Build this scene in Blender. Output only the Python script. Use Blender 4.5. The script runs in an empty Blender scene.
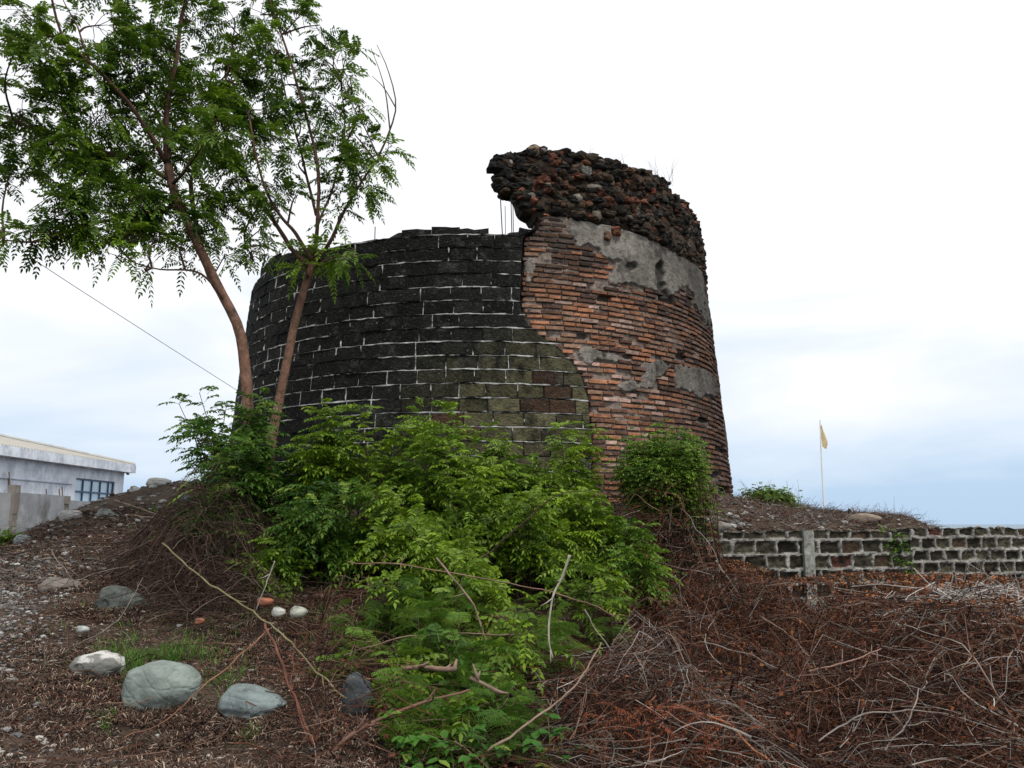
import bpy, bmesh, math
import numpy as np
from mathutils import Vector
R = math.radians
sc = bpy.context.scene
col = sc.collection
rng = np.random.default_rng(7)

# ------------------------------------------------------------------ camera
F = 800.0
PITCH = math.atan(140 / F)
cp, sp = math.cos(PITCH), math.sin(PITCH)
cam = bpy.data.objects.new('camera', bpy.data.cameras.new('camera'))
col.objects.link(cam)
cam.data.sensor_width = 36
cam.data.lens = 36 * F / 1024
cam.data.clip_start = 0.05
cam.data.clip_end = 20000
cam.location = (0, 0, 0)
cam.rotation_euler = (R(90) + PITCH, 0, 0)
sc.camera = cam

def at(px, py, Y):
    """world point seen at a pixel of the photograph, at distance Y in front (origin = eye)"""
    dx, dz = (px - 512) / F, (384 - py) / F
    d = np.array([dx, cp - dz * sp, sp + dz * cp])
    return d * (Y / d[1])

def to_px(P):
    P = np.asarray(P, float)
    d = P[..., 1] * cp + P[..., 2] * sp
    u = P[..., 2] * cp - P[..., 1] * sp
    return 512 + F * P[..., 0] / d, 384 - F * u / d

# ------------------------------------------------------------------ noise
_h = np.random.default_rng(99).random(4096)
_p = np.random.default_rng(98).permutation(4096)
def vnoise(P, s=1.0, off=0):
    P = np.asarray(P, float) * s + off + 500.0
    i = np.floor(P).astype(int); f = P - i; f = f * f * (3 - 2 * f)
    r = 0
    for a in (0, 1):
        for b in (0, 1):
            for c in (0, 1):
                k = _p[(_p[(_p[(i[..., 0] + a) & 4095] + i[..., 1] + b) & 4095] + i[..., 2] + c) & 4095]
                w = (f[..., 0] if a else 1 - f[..., 0]) * (f[..., 1] if b else 1 - f[..., 1]) * (f[..., 2] if c else 1 - f[..., 2])
                r = r + w * _h[k]
    return r
def fbm(P, s=1.0, o=4, off=0):
    r = 0; a = .5; t = 0
    for k in range(o):
        r = r + a * vnoise(P, s * 2 ** k, off + 17.3 * k); t += a; a *= .5
    return r / t
def sstep(a, b, x):
    t = np.clip((x - a) / (b - a), 0, 1); return t * t * (3 - 2 * t)

# ------------------------------------------------------------------ mesh collecting
class MB:
    def __init__(s): s.v = []; s.f = []; s.c = []; s.n = 0; s.uv = []
    def add(s, V, faces, c=(.5, .5, .5)):
        V = np.asarray(V, float).reshape(-1, 3)
        c = np.asarray(c, float)
        if c.ndim == 1: c = np.broadcast_to(c, (len(V), 3))
        for f in faces:
            f = np.asarray(f)
            if len(f): s.f.append(f + s.n)
        s.v.append(V); s.c.append(c); s.n += len(V)
    def build(s, name, mat, parent=None, smooth=False):
        V = np.concatenate(s.v); C = np.concatenate(s.c)
        me = bpy.data.meshes.new(name)
        me.vertices.add(len(V))
        me.vertices.foreach_set('co', V.astype(np.float32).ravel())
        li = np.concatenate([f.ravel() for f in s.f]).astype(np.int32)
        ln = np.concatenate([np.full(len(f), f.shape[1]) for f in s.f])
        me.loops.add(len(li)); me.loops.foreach_set('vertex_index', li)
        st = np.concatenate([[0], np.cumsum(ln)[:-1]]).astype(np.int32)
        me.polygons.add(len(ln)); me.polygons.foreach_set('loop_start', st)
        me.polygons.foreach_set('loop_total', ln.astype(np.int32))
        me.polygons.foreach_set('use_smooth', np.full(len(ln), smooth))
        me.update(calc_edges=True); me.validate()
        ca = me.color_attributes.new('Col', 'FLOAT_COLOR', 'POINT')
        if len(me.vertices) == len(C):
            ca.data.foreach_set('color', np.concatenate([C, np.ones((len(C), 1))], 1).astype(np.float32).ravel())
        me.materials.append(mat)
        o = bpy.data.objects.new(name, me); col.objects.link(o)
        if parent is not None:
            o.parent = parent
            o.matrix_parent_inverse.identity()
            top = parent
            while top.parent is not None: top = top.parent
            L = np.array(top.location)
            if np.any(L != 0):
                V2 = V - L
                me.vertices.foreach_set('co', V2.astype(np.float32).ravel()); me.update()
        return o

def tag(o, label=None, cat=None, group=None, kind=None):
    if label: o['label'] = label
    if cat: o['category'] = cat
    if group: o['group'] = group
    if kind: o['kind'] = kind
    return o
def empty(name, loc, label, cat, group=None):
    o = bpy.data.objects.new(name, None); col.objects.link(o)
    o.location = tuple(float(a) for a in loc); o.empty_display_size = .2
    return tag(o, label, cat, group)

BOXF = [np.array([[0, 3, 2, 1], [4, 5, 6, 7], [0, 1, 5, 4], [1, 2, 6, 5], [2, 3, 7, 6], [3, 0, 4, 7]])]
def box(mb, p0, p1, c=(.5, .5, .5)):
    x0, y0, z0 = p0; x1, y1, z1 = p1
    mb.add([[x0, y0, z0], [x1, y0, z0], [x1, y1, z0], [x0, y1, z0], [x0, y0, z1], [x1, y0, z1], [x1, y1, z1], [x0, y1, z1]], BOXF, c)
def obox(mb, O, ax, ay, az, c=(.5, .5, .5)):
    O, ax, ay, az = map(np.asarray, (O, ax, ay, az))
    mb.add([O, O + ax, O + ax + ay, O + ay, O + az, O + ax + az, O + ax + ay + az, O + ay + az], BOXF, c)

def nrm(a):
    return a / np.maximum(np.linalg.norm(a, axis=-1, keepdims=True), 1e-9)
def tubes(mb, P, rad, sides=4, c=(.5, .5, .5), cap=True):
    """P (n,m,3) paths, rad (n,m)"""
    P = np.asarray(P, float); rad = np.asarray(rad, float)
    n, m, _ = P.shape
    T = np.gradient(P, axis=1); T = nrm(T)
    ref = np.where(np.abs(T[:, :1, 2:3]) > .8, np.array([1., .2, 0]), np.array([0.1, .2, 1.]))
    U = nrm(np.cross(T, np.broadcast_to(ref, T.shape))); W = np.cross(T, U)
    a = np.arange(sides) * 2 * math.pi / sides
    ring = P[:, :, None, :] + rad[:, :, None, None] * (U[:, :, None, :] * np.cos(a)[None, None, :, None] + W[:, :, None, :] * np.sin(a)[None, None, :, None])
    V = ring.reshape(-1, 3)
    i = np.arange(n)[:, None, None] * m * sides; j = np.arange(m - 1)[None, :, None] * sides; k = np.arange(sides)[None, None, :]
    k2 = (k + 1) % sides
    f = np.stack([i + j + k, i + j + k2, i + j + sides + k2, i + j + sides + k], -1).reshape(-1, 4)
    fs = [f]
    if cap:
        e = (np.arange(n) * m * sides)[:, None] + (m - 1) * sides + np.arange(sides)[None, :]
        b = (np.arange(n) * m * sides)[:, None] + np.arange(sides)[::-1][None, :]
        fs += [e, b]
    c = np.asarray(c, float)
    if c.ndim == 2 and len(c) == n: c = np.repeat(c, m * sides, 0)
    mb.add(V, fs, c)
def smooth_path(pts, n=12):
    pts = np.asarray(pts, float)
    if len(pts) == 2: pts = np.array([pts[0], pts.mean(0), pts[1]])
    t = np.linspace(0, len(pts) - 1, n); out = []
    P = np.concatenate([[2 * pts[0] - pts[1]], pts, [2 * pts[-1] - pts[-2]]])
    for q in t:
        i = min(int(q), len(pts) - 2); u = q - i
        a, b, c, d = P[i:i + 4]
        out.append(.5 * (2 * b + (c - a) * u + (2 * a - 5 * b + 4 * c - d) * u ** 2 + (3 * b - a - 3 * c + d) * u ** 3))
    return np.array(out)

def ico(sub):
    bm = bmesh.new(); bmesh.ops.create_icosphere(bm, subdivisions=sub, radius=1)
    v = np.array([x.co[:] for x in bm.verts]); f = np.array([[a.index for a in q.verts] for q in bm.faces]); bm.free(); return v, f
ICO1, ICO2, ICO3, ICO4, ICO5 = ico(1), ico(2), ico(3), ico(4), ico(6)
def rock(mb, c, s, amp=.25, base=None, colr=(.5, .5, .5), rot=None, fr=1.2, box_=0.):
    v, f = base or ICO2
    q = v.copy()
    if box_: q = q / (np.max(np.abs(q), 1, keepdims=True) ** box_)
    o = rng.random() * 90
    q = q * (1 + amp * 2 * (fbm(q, fr, 3, o)[:, None] - .5))
    q = q * np.asarray(s)
    a = rng.random() * 6.28 if rot is None else rot
    t = (rng.random() - .5) * .5 if rot is None else 0
    Rz = np.array([[math.cos(a), -math.sin(a), 0], [math.sin(a), math.cos(a), 0], [0, 0, 1]])
    Rx = np.array([[1, 0, 0], [0, math.cos(t), -math.sin(t)], [0, math.sin(t), math.cos(t)]])
    mb.add(q @ (Rz @ Rx).T + np.asarray(c), [f], colr)

# ------------------------------------------------------------------ materials
def mat(name, rough=.8, nscale=20, var=.35, bump=.3, bscale=60, bdist=.01, transl=0, spec=.12, tint=None, dirt=None, met=0, stretch=None):
    """colour comes from the mesh colour attribute, broken up by two noises"""
    m = bpy.data.materials.new(name); m.use_nodes = True
    nt = m.node_tree; N = nt.nodes; L = nt.links
    N.clear()
    out = N.new('ShaderNodeOutputMaterial'); b = N.new('ShaderNodeBsdfPrincipled')
    b.inputs['Roughness'].default_value = rough
    b.inputs['Specular IOR Level'].default_value = spec
    b.inputs['Metallic'].default_value = met
    at_ = N.new('ShaderNodeAttribute'); at_.attribute_name = 'Col'
    tc = N.new('ShaderNodeTexCoord'); src = tc.outputs['Object']
    if stretch:
        mp = N.new('ShaderNodeMapping'); mp.inputs['Scale'].default_value = stretch; L.new(src, mp.inputs['Vector']); src = mp.outputs['Vector']
    n1 = N.new('ShaderNodeTexNoise'); n1.inputs['Scale'].default_value = nscale; n1.inputs['Detail'].default_value = 6; n1.inputs['Roughness'].default_value = .65
    L.new(src, n1.inputs['Vector'])
    mr = N.new('ShaderNodeMapRange'); mr.inputs['From Min'].default_value = .3; mr.inputs['From Max'].default_value = .7
    mr.inputs['To Min'].default_value = 1 - var; mr.inputs['To Max'].default_value = 1 + var
    L.new(n1.outputs['Fac'], mr.inputs['Value'])
    mul = N.new('ShaderNodeVectorMath'); mul.operation = 'SCALE'
    L.new(at_.outputs['Color'], mul.inputs[0]); L.new(mr.outputs['Result'], mul.inputs['Scale'])
    c = mul.outputs['Vector']
    for d in (dirt or []):
        colr, sc_, lo, hi, stv = d
        n2 = N.new('ShaderNodeTexNoise'); n2.inputs['Scale'].default_value = sc_; n2.inputs['Detail'].default_value = 7; n2.inputs['Roughness'].default_value = .7
        mp = N.new('ShaderNodeMapping'); mp.inputs['Scale'].default_value = stv; mp.inputs['Location'].default_value = (sc_ * 1.3, lo * 40, hi * 9)
        L.new(tc.outputs['Object'], mp.inputs['Vector']); L.new(mp.outputs['Vector'], n2.inputs['Vector'])
        m2 = N.new('ShaderNodeMapRange'); m2.inputs['From Min'].default_value = lo; m2.inputs['From Max'].default_value = hi
        L.new(n2.outputs['Fac'], m2.inputs['Value'])
        mx = N.new('ShaderNodeMix'); mx.data_type = 'RGBA'
        L.new(m2.outputs['Result'], mx.inputs['Factor']); L.new(c, mx.inputs['A']); mx.inputs['B'].default_value = (*colr, 1)
        c = mx.outputs['Result']
    L.new(c, b.inputs['Base Color'])
    if bump:
        n3 = N.new('ShaderNodeTexNoise'); n3.inputs['Scale'].default_value = bscale; n3.inputs['Detail'].default_value = 5
        L.new(src, n3.inputs['Vector'])
        bp = N.new('ShaderNodeBump'); bp.inputs['Strength'].default_value = bump; bp.inputs['Distance'].default_value = bdist
        L.new(n3.outputs['Fac'], bp.inputs['Height']); L.new(bp.outputs['Normal'], b.inputs['Normal'])
    if transl:
        tr = N.new('ShaderNodeBsdfTranslucent'); ms = N.new('ShaderNodeMixShader'); ms.inputs['Fac'].default_value = transl
        L.new(c, tr.inputs['Color']); L.new(b.outputs[0], ms.inputs[1]); L.new(tr.outputs[0], ms.inputs[2]); L.new(ms.outputs[0], out.inputs[0])
    else:
        L.new(b.outputs[0], out.inputs[0])
    return m
M = {}
M['block'] = mat('block_stone', .95, 9, .5, 1.0, 32, .03, dirt=[((.010, .010, .009), 2.2, .50, .66, (1, 1, .7)), ((.075, .078, .068), 3.5, .56, .74, (1, 1, 1)), ((.10, .102, .09), 26, .58, .70, (1, 1, 1)), ((.24, .24, .22), 38, .70, .78, (1, 1, .5))])  # grey and white specks: lichen and efflorescence, also painted to look lit
M['mortar'] = mat('mortar', .9, 12, .4, .6, 60, .01, dirt=[((.02, .02, .018), 1.6, .56, .66, (1, 1, 1))])
M['brick'] = mat('brick', .9, 14, .35, .6, 80, .008, dirt=[((.035, .03, .026), 2.2, .58, .72, (1, 1, 1.5)), ((.02, .018, .016), 11, .62, .74, (1, 1, 2)), ((.42, .34, .30), 9, .62, .76, (1, 1, 2.5))])
M['render'] = mat('old_mortar', .95, 10, .4, .9, 40, .02, dirt=[((.035, .032, .028), 3.2, .52, .68, (1, 1, .6)), ((.05, .045, .04), 14, .58, .7, (1, 1, 1)), ((.34, .33, .30), 8, .62, .72, (1, 1, 1))])
M['rubble'] = mat('rubble', .92, 16, .5, .9, 60, .015, dirt=[((.012, .011, .009), 5, .5, .68, (1, 1, 1))])
M['wallblock'] = mat('wall_block', .9, 14, .45, .7, 60, .01, dirt=[((.02, .02, .015), 4, .52, .7, (1, 1, 1))])
M['ground'] = mat('ground', .95, 3, .35, .9, 40, .03, dirt=[((.10, .085, .07), 9, .6, .72, (1, 1, 1)), ((.03, .02, .015), 2, .55, .7, (1, 1, 1))])
M['leaf'] = mat('leaf', .5, 3, .25, 0, transl=.34, spec=.25)
M['deadleaf'] = mat('dead_leaf', .8, 30, .3, 0, transl=.15, spec=.2)
M['stick'] = mat('dry_stick', .9, 11, .3, .5, 80, .005)
M['bark'] = mat('bark', .9, 14, .4, .9, 26, .03, stretch=(1, 1, .5), dirt=[((.06, .042, .034), 6, .54, .68, (1, 1, 1.5)), ((.26, .20, .16), 9, .60, .72, (1, 1, .6)), ((.03, .02, .016), 20, .64, .72, (1, 1, 2))])
M['boulder'] = mat('boulder', .75, 7, .35, .5, 40, .01, dirt=[((.05, .055, .05), 6, .56, .7, (1, 1, 1)), ((.26, .27, .24), 11, .62, .7, (1, 1, 1)), ((.05, .035, .022), 3, .62, .7, (1, 1, .8))])
M['boulder_pale'] = mat('boulder_lichen', .85, 6, .3, .6, 25, .015, dirt=[((.50, .49, .46), 5, .50, .56, (1, 1, 1)), ((.05, .05, .045), 8, .6, .7, (1, 1, 1))])
M['stone'] = mat('stone', .85, 10, .3, .4, 40, .01)
M['plaster'] = mat('house_plaster', .8, 1.2, .12, .3, 20, .01, dirt=[((.46, .50, .57), 1.4, .44, .62, (1, 1, 1)), ((.36, .38, .42), 3.5, .58, .70, (1, 1, .35))])
M['concrete'] = mat('fence_concrete', .9, 2, .22, .4, 20, .01, dirt=[((.17, .17, .16), 1.3, .50, .66, (1, 1, .6)), ((.5, .5, .49), 1.7, .56, .7, (1, 1, 1))])
M['roofsheet'] = mat('roof_sheet', .55, 2, .15, .1, 20, .01)
M['frame'] = mat('window_frame', .4, 5, .05, 0, spec=.5)
M['glass'] = mat('window_glass', .08, 2, .1, 0, spec=.8)
M['rust'] = mat('rusty_steel', .8, 40, .4, .3, 90, .003)
M['cloth'] = mat('flag_cloth', .8, 5, .1, 0, transl=.4)
M['paint'] = mat('pole_paint', .5, 5, .1, 0)
M['grass'] = mat('grass', .6, 4, .3, 0, transl=.35)

# ------------------------------------------------------------------ terrain
CX, CY, R0, KT = -.552, 15.058, 4.558, .0804
def cone_r(z): return R0 - KT * z
ctrl = []
def cpt(px, py, Y): p = at(px, py, Y); ctrl.append((p[0], p[1], p[2]))
def cw(x, y, z): ctrl.append((x, y, z))
for a in [(-80, 768, 3.9), (0, 768, 4.0), (150, 768, 4.1), (330, 768, 4.1), (-60, 700, 4.8), (0, 700, 4.9), (150, 695, 5.2), (260, 705, 5.0),
          (0, 620, 6.5), (120, 612, 6.7), (250, 622, 6.6), (0, 573, 8.0), (110, 562, 8.3), (-90, 575, 8), (0, 553, 9.3), (60, 520, 10.2),
          (110, 497, 10.7), (140, 488, 11), (180, 479, 11.2), (-60, 570, 9.6), (25, 541, 9.8), (215, 500, 10.4), (240, 545, 8.6), (270, 552, 8.2)]: cpt(*a)
for x in (-3, 0, 3, 6): cw(x, 0, -1.62); cw(x, 2.5, -1.5)
cw(-4, 1, -1.6)
for x, y, z in [(-1.8, 4.5, -1.22), (-1.8, 6, -.98), (-1.7, 7.5, -.6), (-1.5, 9, -.05), (-1.5, 10.3, .38), (.3, 4.5, -1.3), (.3, 6, -1.15), (.4, 7.5, -.85), (.5, 9, -.3), (.5, 10.4, .36),
                (2, 4.5, -1.4), (2.1, 6.5, -1.3), (1.9, 8, -1.1), (4.5, 5, -1.45), (4.5, 8, -1.38), (7, 6, -1.45), (8, 9, -1.38), (11, 10, -1.3), (11, 5, -1.4), (1.6, 9.4, -.5), (3, 9.9, -1.15), (4, 10.4, -1.25), (5.2, 10.8, -1.28), (6.2, 12.0, -1.3), (9, 12.8, -1.3), (7.2, 12.2, -1.35), (6.25, 12.1, -1.35), (6.6, 12.3, -1.35), (7.2, 12.5, -1.35), (5.75, 11.4, -1.3), (8, 12.5, -1.3), (5.9, 11.7, -1.3), (5.5, 11.05, -1.3), (10, 12.9, -1.3)]: cw(x, y, z)
for t in range(0, 360, 30):
    for rr, z in ((4.3, .42), (5.2, .42)):
        x, y = CX + rr * math.sin(R(t)), CY - rr * math.cos(R(t))
        if y > 12.2 : cw(x, y, z if x < 2.5 else .36)
for a in [(745, 507, 13.8), (800, 511, 13.6), (850, 515, 13.4), (880, 519, 13.2), (905, 524, 13.0), (935, 531, 13.2), (800, 528, 11.5), (720, 524, 11.2), (860, 528, 11.7)]: cpt(*a)
cw(2.1, 10.72, -.02); cw(3.8, 11.0, -.06); cw(5.4, 11.35, -.1); cw(6.6, 13.0, -.2); cw(9, 13.6, -.45); cw(7, 15, -.4); cw(10, 16, -.6); cw(5, 18, .0)
for x, y, z in [(-7, 13, -.1), (-9, 13, -.5), (-7.5, 17, -.3), (-11, 16, -.65), (-12, 10, -.8), (-10, 8, -.9), (-9, 5, -1.2), (-14, 5, -1.1), (-6, 20, 0), (0, 22, 0), (6, 22, -.4), (14, 20, -.8), (-16, 22, -.6), (-16, 30, -.6), (-22, 30, -.6), (0, 30, -.7), (14, 30, -.9), (-22, 12, -.8), (18, 10, -1.2), (18, 3, -1.4), (-14, -3, -1.6), (14, -3, -1.6)]: cw(x, y, z)
ctrl = np.array(ctrl)
def _rbf():
    P = ctrl[:, :2]; n = len(P)
    D = np.linalg.norm(P[:, None] - P[None], axis=-1)
    K = np.sqrt(D ** 2 + .15 ** 2) + np.eye(n) * -.03
    A = np.block([[K, np.ones((n, 1))], [np.ones((1, n)), np.zeros((1, 1))]])
    return np.linalg.solve(A, np.concatenate([ctrl[:, 2], [0]]))
WR = _rbf()
WA, WB, WC_, WD = at(628, 532, 10.25)[:2], at(908, 532, 11.15)[:2], at(903, 532, 12.55)[:2], at(1120, 532, 13.3)[:2]
def terr0(x, y):
    x = np.asarray(x, float); y = np.asarray(y, float); sh = x.shape
    q = np.stack([x.ravel(), y.ravel()], -1); z = np.empty(len(q))
    for i in range(0, len(q), 20000):
        D = np.linalg.norm(q[i:i + 20000, None] - ctrl[None, :, :2], axis=-1)
        z[i:i + 20000] = np.sqrt(D ** 2 + .15 ** 2) @ WR[:-1] + WR[-1]
    return z.reshape(sh)
def wall_y(x):
    return np.interp(x, [WA[0], WB[0], WB[0] + .05, WC_[0] + .3, WD[0]], [WA[1], WB[1], WC_[1], WC_[1], WD[1]])
def zcap(x, y, z):
    px = 512 + F * x / np.maximum(y, 1)
    return np.where((px > 715) & (y > 5.5), np.minimum(z, -.60 + .16 * sstep(760, 715, px) + .22 * (fbm(np.stack([x, y, 0 * x], -1), 2, 2, 4) - .4)), z)
def terr(x, y, fine=True):
    x = np.asarray(x, float); y = np.asarray(y, float)
    z = terr0(x, y)
    rad = np.sqrt((x) ** 2 + (y - 10) ** 2)
    far = -.7 - 6.5 * sstep(32, 85, rad)
    far = np.where((x < -10) & (y > 0), -.7 - 6.5 * sstep(55, 110, rad), far)
    z = z + (far - z) * sstep(19, 30, rad)
    yl = wall_y(x) + .07     # ground drops on the outer side of the walls
    zf = -1.12 - .10 * sstep(3, 6, x)
    k = sstep(2.0, 3.0, x) * (1 - sstep(11, 13, x)) * sstep(-2.4, -.5, y - yl) * (y < yl)
    z = z + (np.minimum(z, zf) - z) * k
    P = np.stack([x, y, 0 * x], -1)
    z = z + (fbm(P, .9, 3) - .5) * .10
    if fine: z = z + (fbm(P, 6, 3, 5) - .5) * .075 + (fbm(P, 22, 2, 8) - .5) * .02
    return z
ax_ = np.concatenate([-np.geomspace(4000, 9, 26), np.arange(-8.5, 10.5, .065), np.geomspace(11, 4000, 26)])
ay_ = np.concatenate([-np.geomspace(4000, 2, 14), np.arange(-1, 2.8, .4), np.arange(3, 15, .065), np.arange(15.3, 24, .4), np.geomspace(25, 4000, 24)])
GX, GY = np.meshgrid(ax_, ay_)
GZ = terr(GX, GY)
n1_, n2_ = GX.shape
idx = np.arange(n1_ * n2_).reshape(n1_, n2_)
gf = np.stack([idx[:-1, :-1], idx[:-1, 1:], idx[1:, 1:], idx[1:, :-1]], -1).reshape(-1, 4)
GP = np.stack([GX, GY, GZ], -1).reshape(-1, 3)
mb = MB()
cn = fbm(GP * [1, 1, 0], 1.3, 4, 3)[:, None]
gc = np.array([.045, .032, .025]) * (1 - cn) * 1.3 + np.array([.085, .062, .046]) * cn
br_ = (sstep(250, 420, 512 + F * GP[:, 0] / np.maximum(GP[:, 1], .5)) * (GP[:, 1] < 11))[:, None]
gc = gc * (1 - .5 * br_)  # ground below brush and thicket painted darker, as deep shade
# the gravelly patch at the lower left
gpx = (1 - sstep(-3.2, -2.7, GP[:, 0] + .42 * (GP[:, 1] - 4)))[:, None] * (GP[:, 1] < 9.2)[:, None]
gc = gc * (1 - .6 * gpx) + np.array([.17, .16, .145]) * .6 * gpx
mb.add(GP, [gf], gc)
ground = tag(mb.build('ground', M['ground'], smooth=True), kind='structure')

# sea
def simple_mat(name, color, rough, spec=.5, bump=None):
    m = bpy.data.materials.new(name); m.use_nodes = True
    b = m.node_tree.nodes['Principled BSDF']; b.inputs['Base Color'].default_value = (*color, 1); b.inputs['Roughness'].default_value = rough
    b.inputs['Specular IOR Level'].default_value = spec
    if bump:
        N = m.node_tree.nodes; L = m.node_tree.links
        n = N.new('ShaderNodeTexNoise'); n.inputs['Scale'].default_value = bump; n.inputs['Detail'].default_value = 4
        t = N.new('ShaderNodeTexCoord'); L.new(t.outputs['Object'], n.inputs['Vector'])
        bp = N.new('ShaderNodeBump'); bp.inputs['Strength'].default_value = .6; bp.inputs['Distance'].default_value = .4
        L.new(n.outputs['Fac'], bp.inputs['Height']); L.new(bp.outputs['Normal'], b.inputs['Normal'])
    return m
mb = MB(); S = 9000
mb.add([[-S, -S, -5], [S, -S, -5], [S, S, -5], [-S, S, -5]], [np.array([[0, 1, 2, 3]])])
tag(mb.build('sea', simple_mat('sea_water', (.09, .16, .22), .35, .35, .3)), kind='structure')

# ------------------------------------------------------------------ tower
TW = empty('ruined_tower', (CX, CY, .4), 'ruined round watchtower of dark block and red brick with a broken rubble crown', 'tower')
def hit(px, py, off=0):
    """first hit of a photo ray with the battered tower surface -> theta, z"""
    d = at(px, py, 1.0)
    lo = None
    for t in np.linspace(9, 16, 1400):
        p = d * t
        if math.hypot(p[0] - CX, p[1] - CY) <= cone_r(p[2]) + off:
            return math.atan2(p[0] - CX, CY - p[1]), p[2]
    p = d * CY
    return (math.pi / 2 if px > 480 else -math.pi / 2) * .87, p[2]
def cyl(th, z, off=0):
    th = np.asarray(th, float); z = np.asarray(z, float); r = cone_r(z) + off
    return np.stack(np.broadcast_arrays(CX + r * np.sin(th), CY - r * np.cos(th), z), -1)
RB = .05   # block wall stands a little proud
# boundary between block wall (left) and brick wall (right): theta as a function of z
bd = [hit(*p, RB) for p in [(538, 226), (523, 236), (522, 250), (521, 270), (520, 300), (522, 318), (535, 333), (550, 342), (563, 352), (574, 364), (583, 379), (588, 400), (590, 420), (592, 450), (592, 500)]]
bd = sorted(bd, key=lambda a: a[1]); bdz = np.array([b[1] for b in bd]); bdt = np.array([b[0] for b in bd])
def th_b(z): return np.interp(z, bdz, bdt)
# block wall top
tp = [hit(*p, RB) for p in [(256, 283), (262, 268), (272, 258), (284, 254), (300, 250), (322, 248), (350, 244), (362, 238), (378, 235), (381, 239), (398, 229), (422, 229), (428, 226), (451, 226), (474, 228), (492, 232), (501, 236), (507, 236), (508, 229), (538, 227)]]
tp = sorted(tp); tpt = np.array([-2.9, -2.0] + [a[0] for a in tp]); tpz = np.array([tp[0][1] + .1, tp[0][1] + .1] + [a[1] for a in tp])
def z_top(th): return np.interp(th, tpt, tpz)
print('block top', tpz.min(), tpz.max(), 'bd', bdz.min(), bdz.max())
CH = .197
blk = MB(); mor = MB()
zb0 = -.3
ncourse = int((tpz.max() - zb0) / CH) + 1
def cblock(mb, t0, t1, z0, z1, rb, rf, cham, colr, ragged=0, te=None):
    """a curved block: back at rb, front at rf with chamfered arrises"""
    m = 5
    dt = cham / R0; e0, e1 = te or (t1, t1)
    ts0 = np.linspace(t0, e0, m); ts1 = np.linspace(t0, e1, m); tf0 = np.linspace(t0 + dt, e0 - dt, m); tf1 = np.linspace(t0 + dt, e1 - dt, m); tf = (tf0 + tf1) / 2
    zt = z1 + (rng.random(m) - .7) * ragged if ragged else np.full(m, z1)
    def ring(ta, tb, za, zb_, off): return cyl(ta, np.full(m, za), off), cyl(tb, zb_, off)
    b0, b1 = ring(ts0, ts1, z0, zt, rb); s0, s1 = ring(ts0, ts1, z0, zt, rf - cham); f0, f1 = ring(tf0, tf1, z0 + cham, zt - cham, rf)
    jit = (rng.random((2 * m, 1)) - .5) * .012; wz = (rng.random(2 * m) - .5) * min(.008, (z1 - z0) * .10)
    rad = np.stack([np.sin(np.concatenate([tf, tf])), -np.cos(np.concatenate([tf, tf])), np.zeros(2 * m)], -1)
    ff = np.concatenate([f0, f1]) + rad * jit; ff[:, 2] += wz
    V = np.concatenate([b0, b1, s0, s1, ff])
    A = lambda g, i: g * m + i
    f = []
    for i in range(m - 1):
        f.append([A(4, i), A(4, i + 1), A(5, i + 1), A(5, i)])
        f.append([A(2, i), A(2, i + 1), A(4, i + 1), A(4, i)])
        f.append([A(5, i), A(5, i + 1), A(3, i + 1), A(3, i)])
        f.append([A(3, i), A(3, i + 1), A(1, i + 1), A(1, i)])
        f.append([A(0, i), A(0, i + 1), A(2, i + 1), A(2, i)])
    f.append([A(2, 0), A(4, 0), A(5, 0), A(3, 0)]); f.append([A(2, m - 1), A(3, m - 1), A(5, m - 1), A(4, m - 1)])
    f.append([A(0, 0), A(2, 0), A(3, 0), A(1, 0)]); f.append([A(0, m - 1), A(1, m - 1), A(3, m - 1), A(2, m - 1)])
    f.append([A(0, 0), A(1, 0), A(1, m - 1), A(0, m - 1)])
    mb.add(V, [np.array(f)], colr)
def ribbon_h(mb, t0, t1, z, w, off, prot, colr):
    n = max(3, int((t1 - t0) * R0 / .03)); ts = np.linspace(t0, t1, n)
    P = cyl(ts, np.full(n, z), 0)
    nz = fbm(P, 14, 3, 2); nz2 = fbm(P, 3, 2, 8)
    ww = w * (.15 + 1.9 * sstep(.25, .75, fbm(P, 9, 3, 22))) ; pp = off + prot * sstep(.35, .75, nz * .5 + nz2 * .5) * 1.6
    zz = z + (vnoise(P, 8, 4) - .5) * .016
    V = np.concatenate([cyl(ts, zz - ww, off - .03), cyl(ts, zz - ww * .5, pp), cyl(ts, zz + ww * .45, pp), cyl(ts, zz + ww, off - .03)])
    i = np.arange(n - 1)
    f = np.concatenate([np.stack([g * n + i, g * n + i + 1, (g + 1) * n + i + 1, (g + 1) * n + i], -1) for g in range(3)])
    mb.add(V, [f], np.tile(colr(P), (4, 1)))
def ribbon_v(mb, t, z0, z1, w, off, prot, colr):
    n = 8; zs = np.linspace(z0, z1, n); P = cyl(np.full(n, t), zs, 0)
    nz = fbm(P, 14, 3, 2); dt = w / R0 * (.2 + 1.9 * sstep(.25, .75, fbm(P, 11, 3, 22)))
    tt = t + (vnoise(P, 9, 1) - .5) * .004
    pp = off + prot * sstep(.35, .7, nz) * 1.3
    V = np.concatenate([cyl(tt - dt, zs, off - .03), cyl(tt - dt * .5, zs, pp), cyl(tt + dt * .5, zs, pp), cyl(tt + dt, zs, off - .03)])
    i = np.arange(n - 1)
    f = np.concatenate([np.stack([g * n + i, (g + 1) * n + i, (g + 1) * n + i + 1, g * n + i + 1], -1) for g in range(3)])
    mb.add(V, [f], np.tile(colr(P), (4, 1)))
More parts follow.
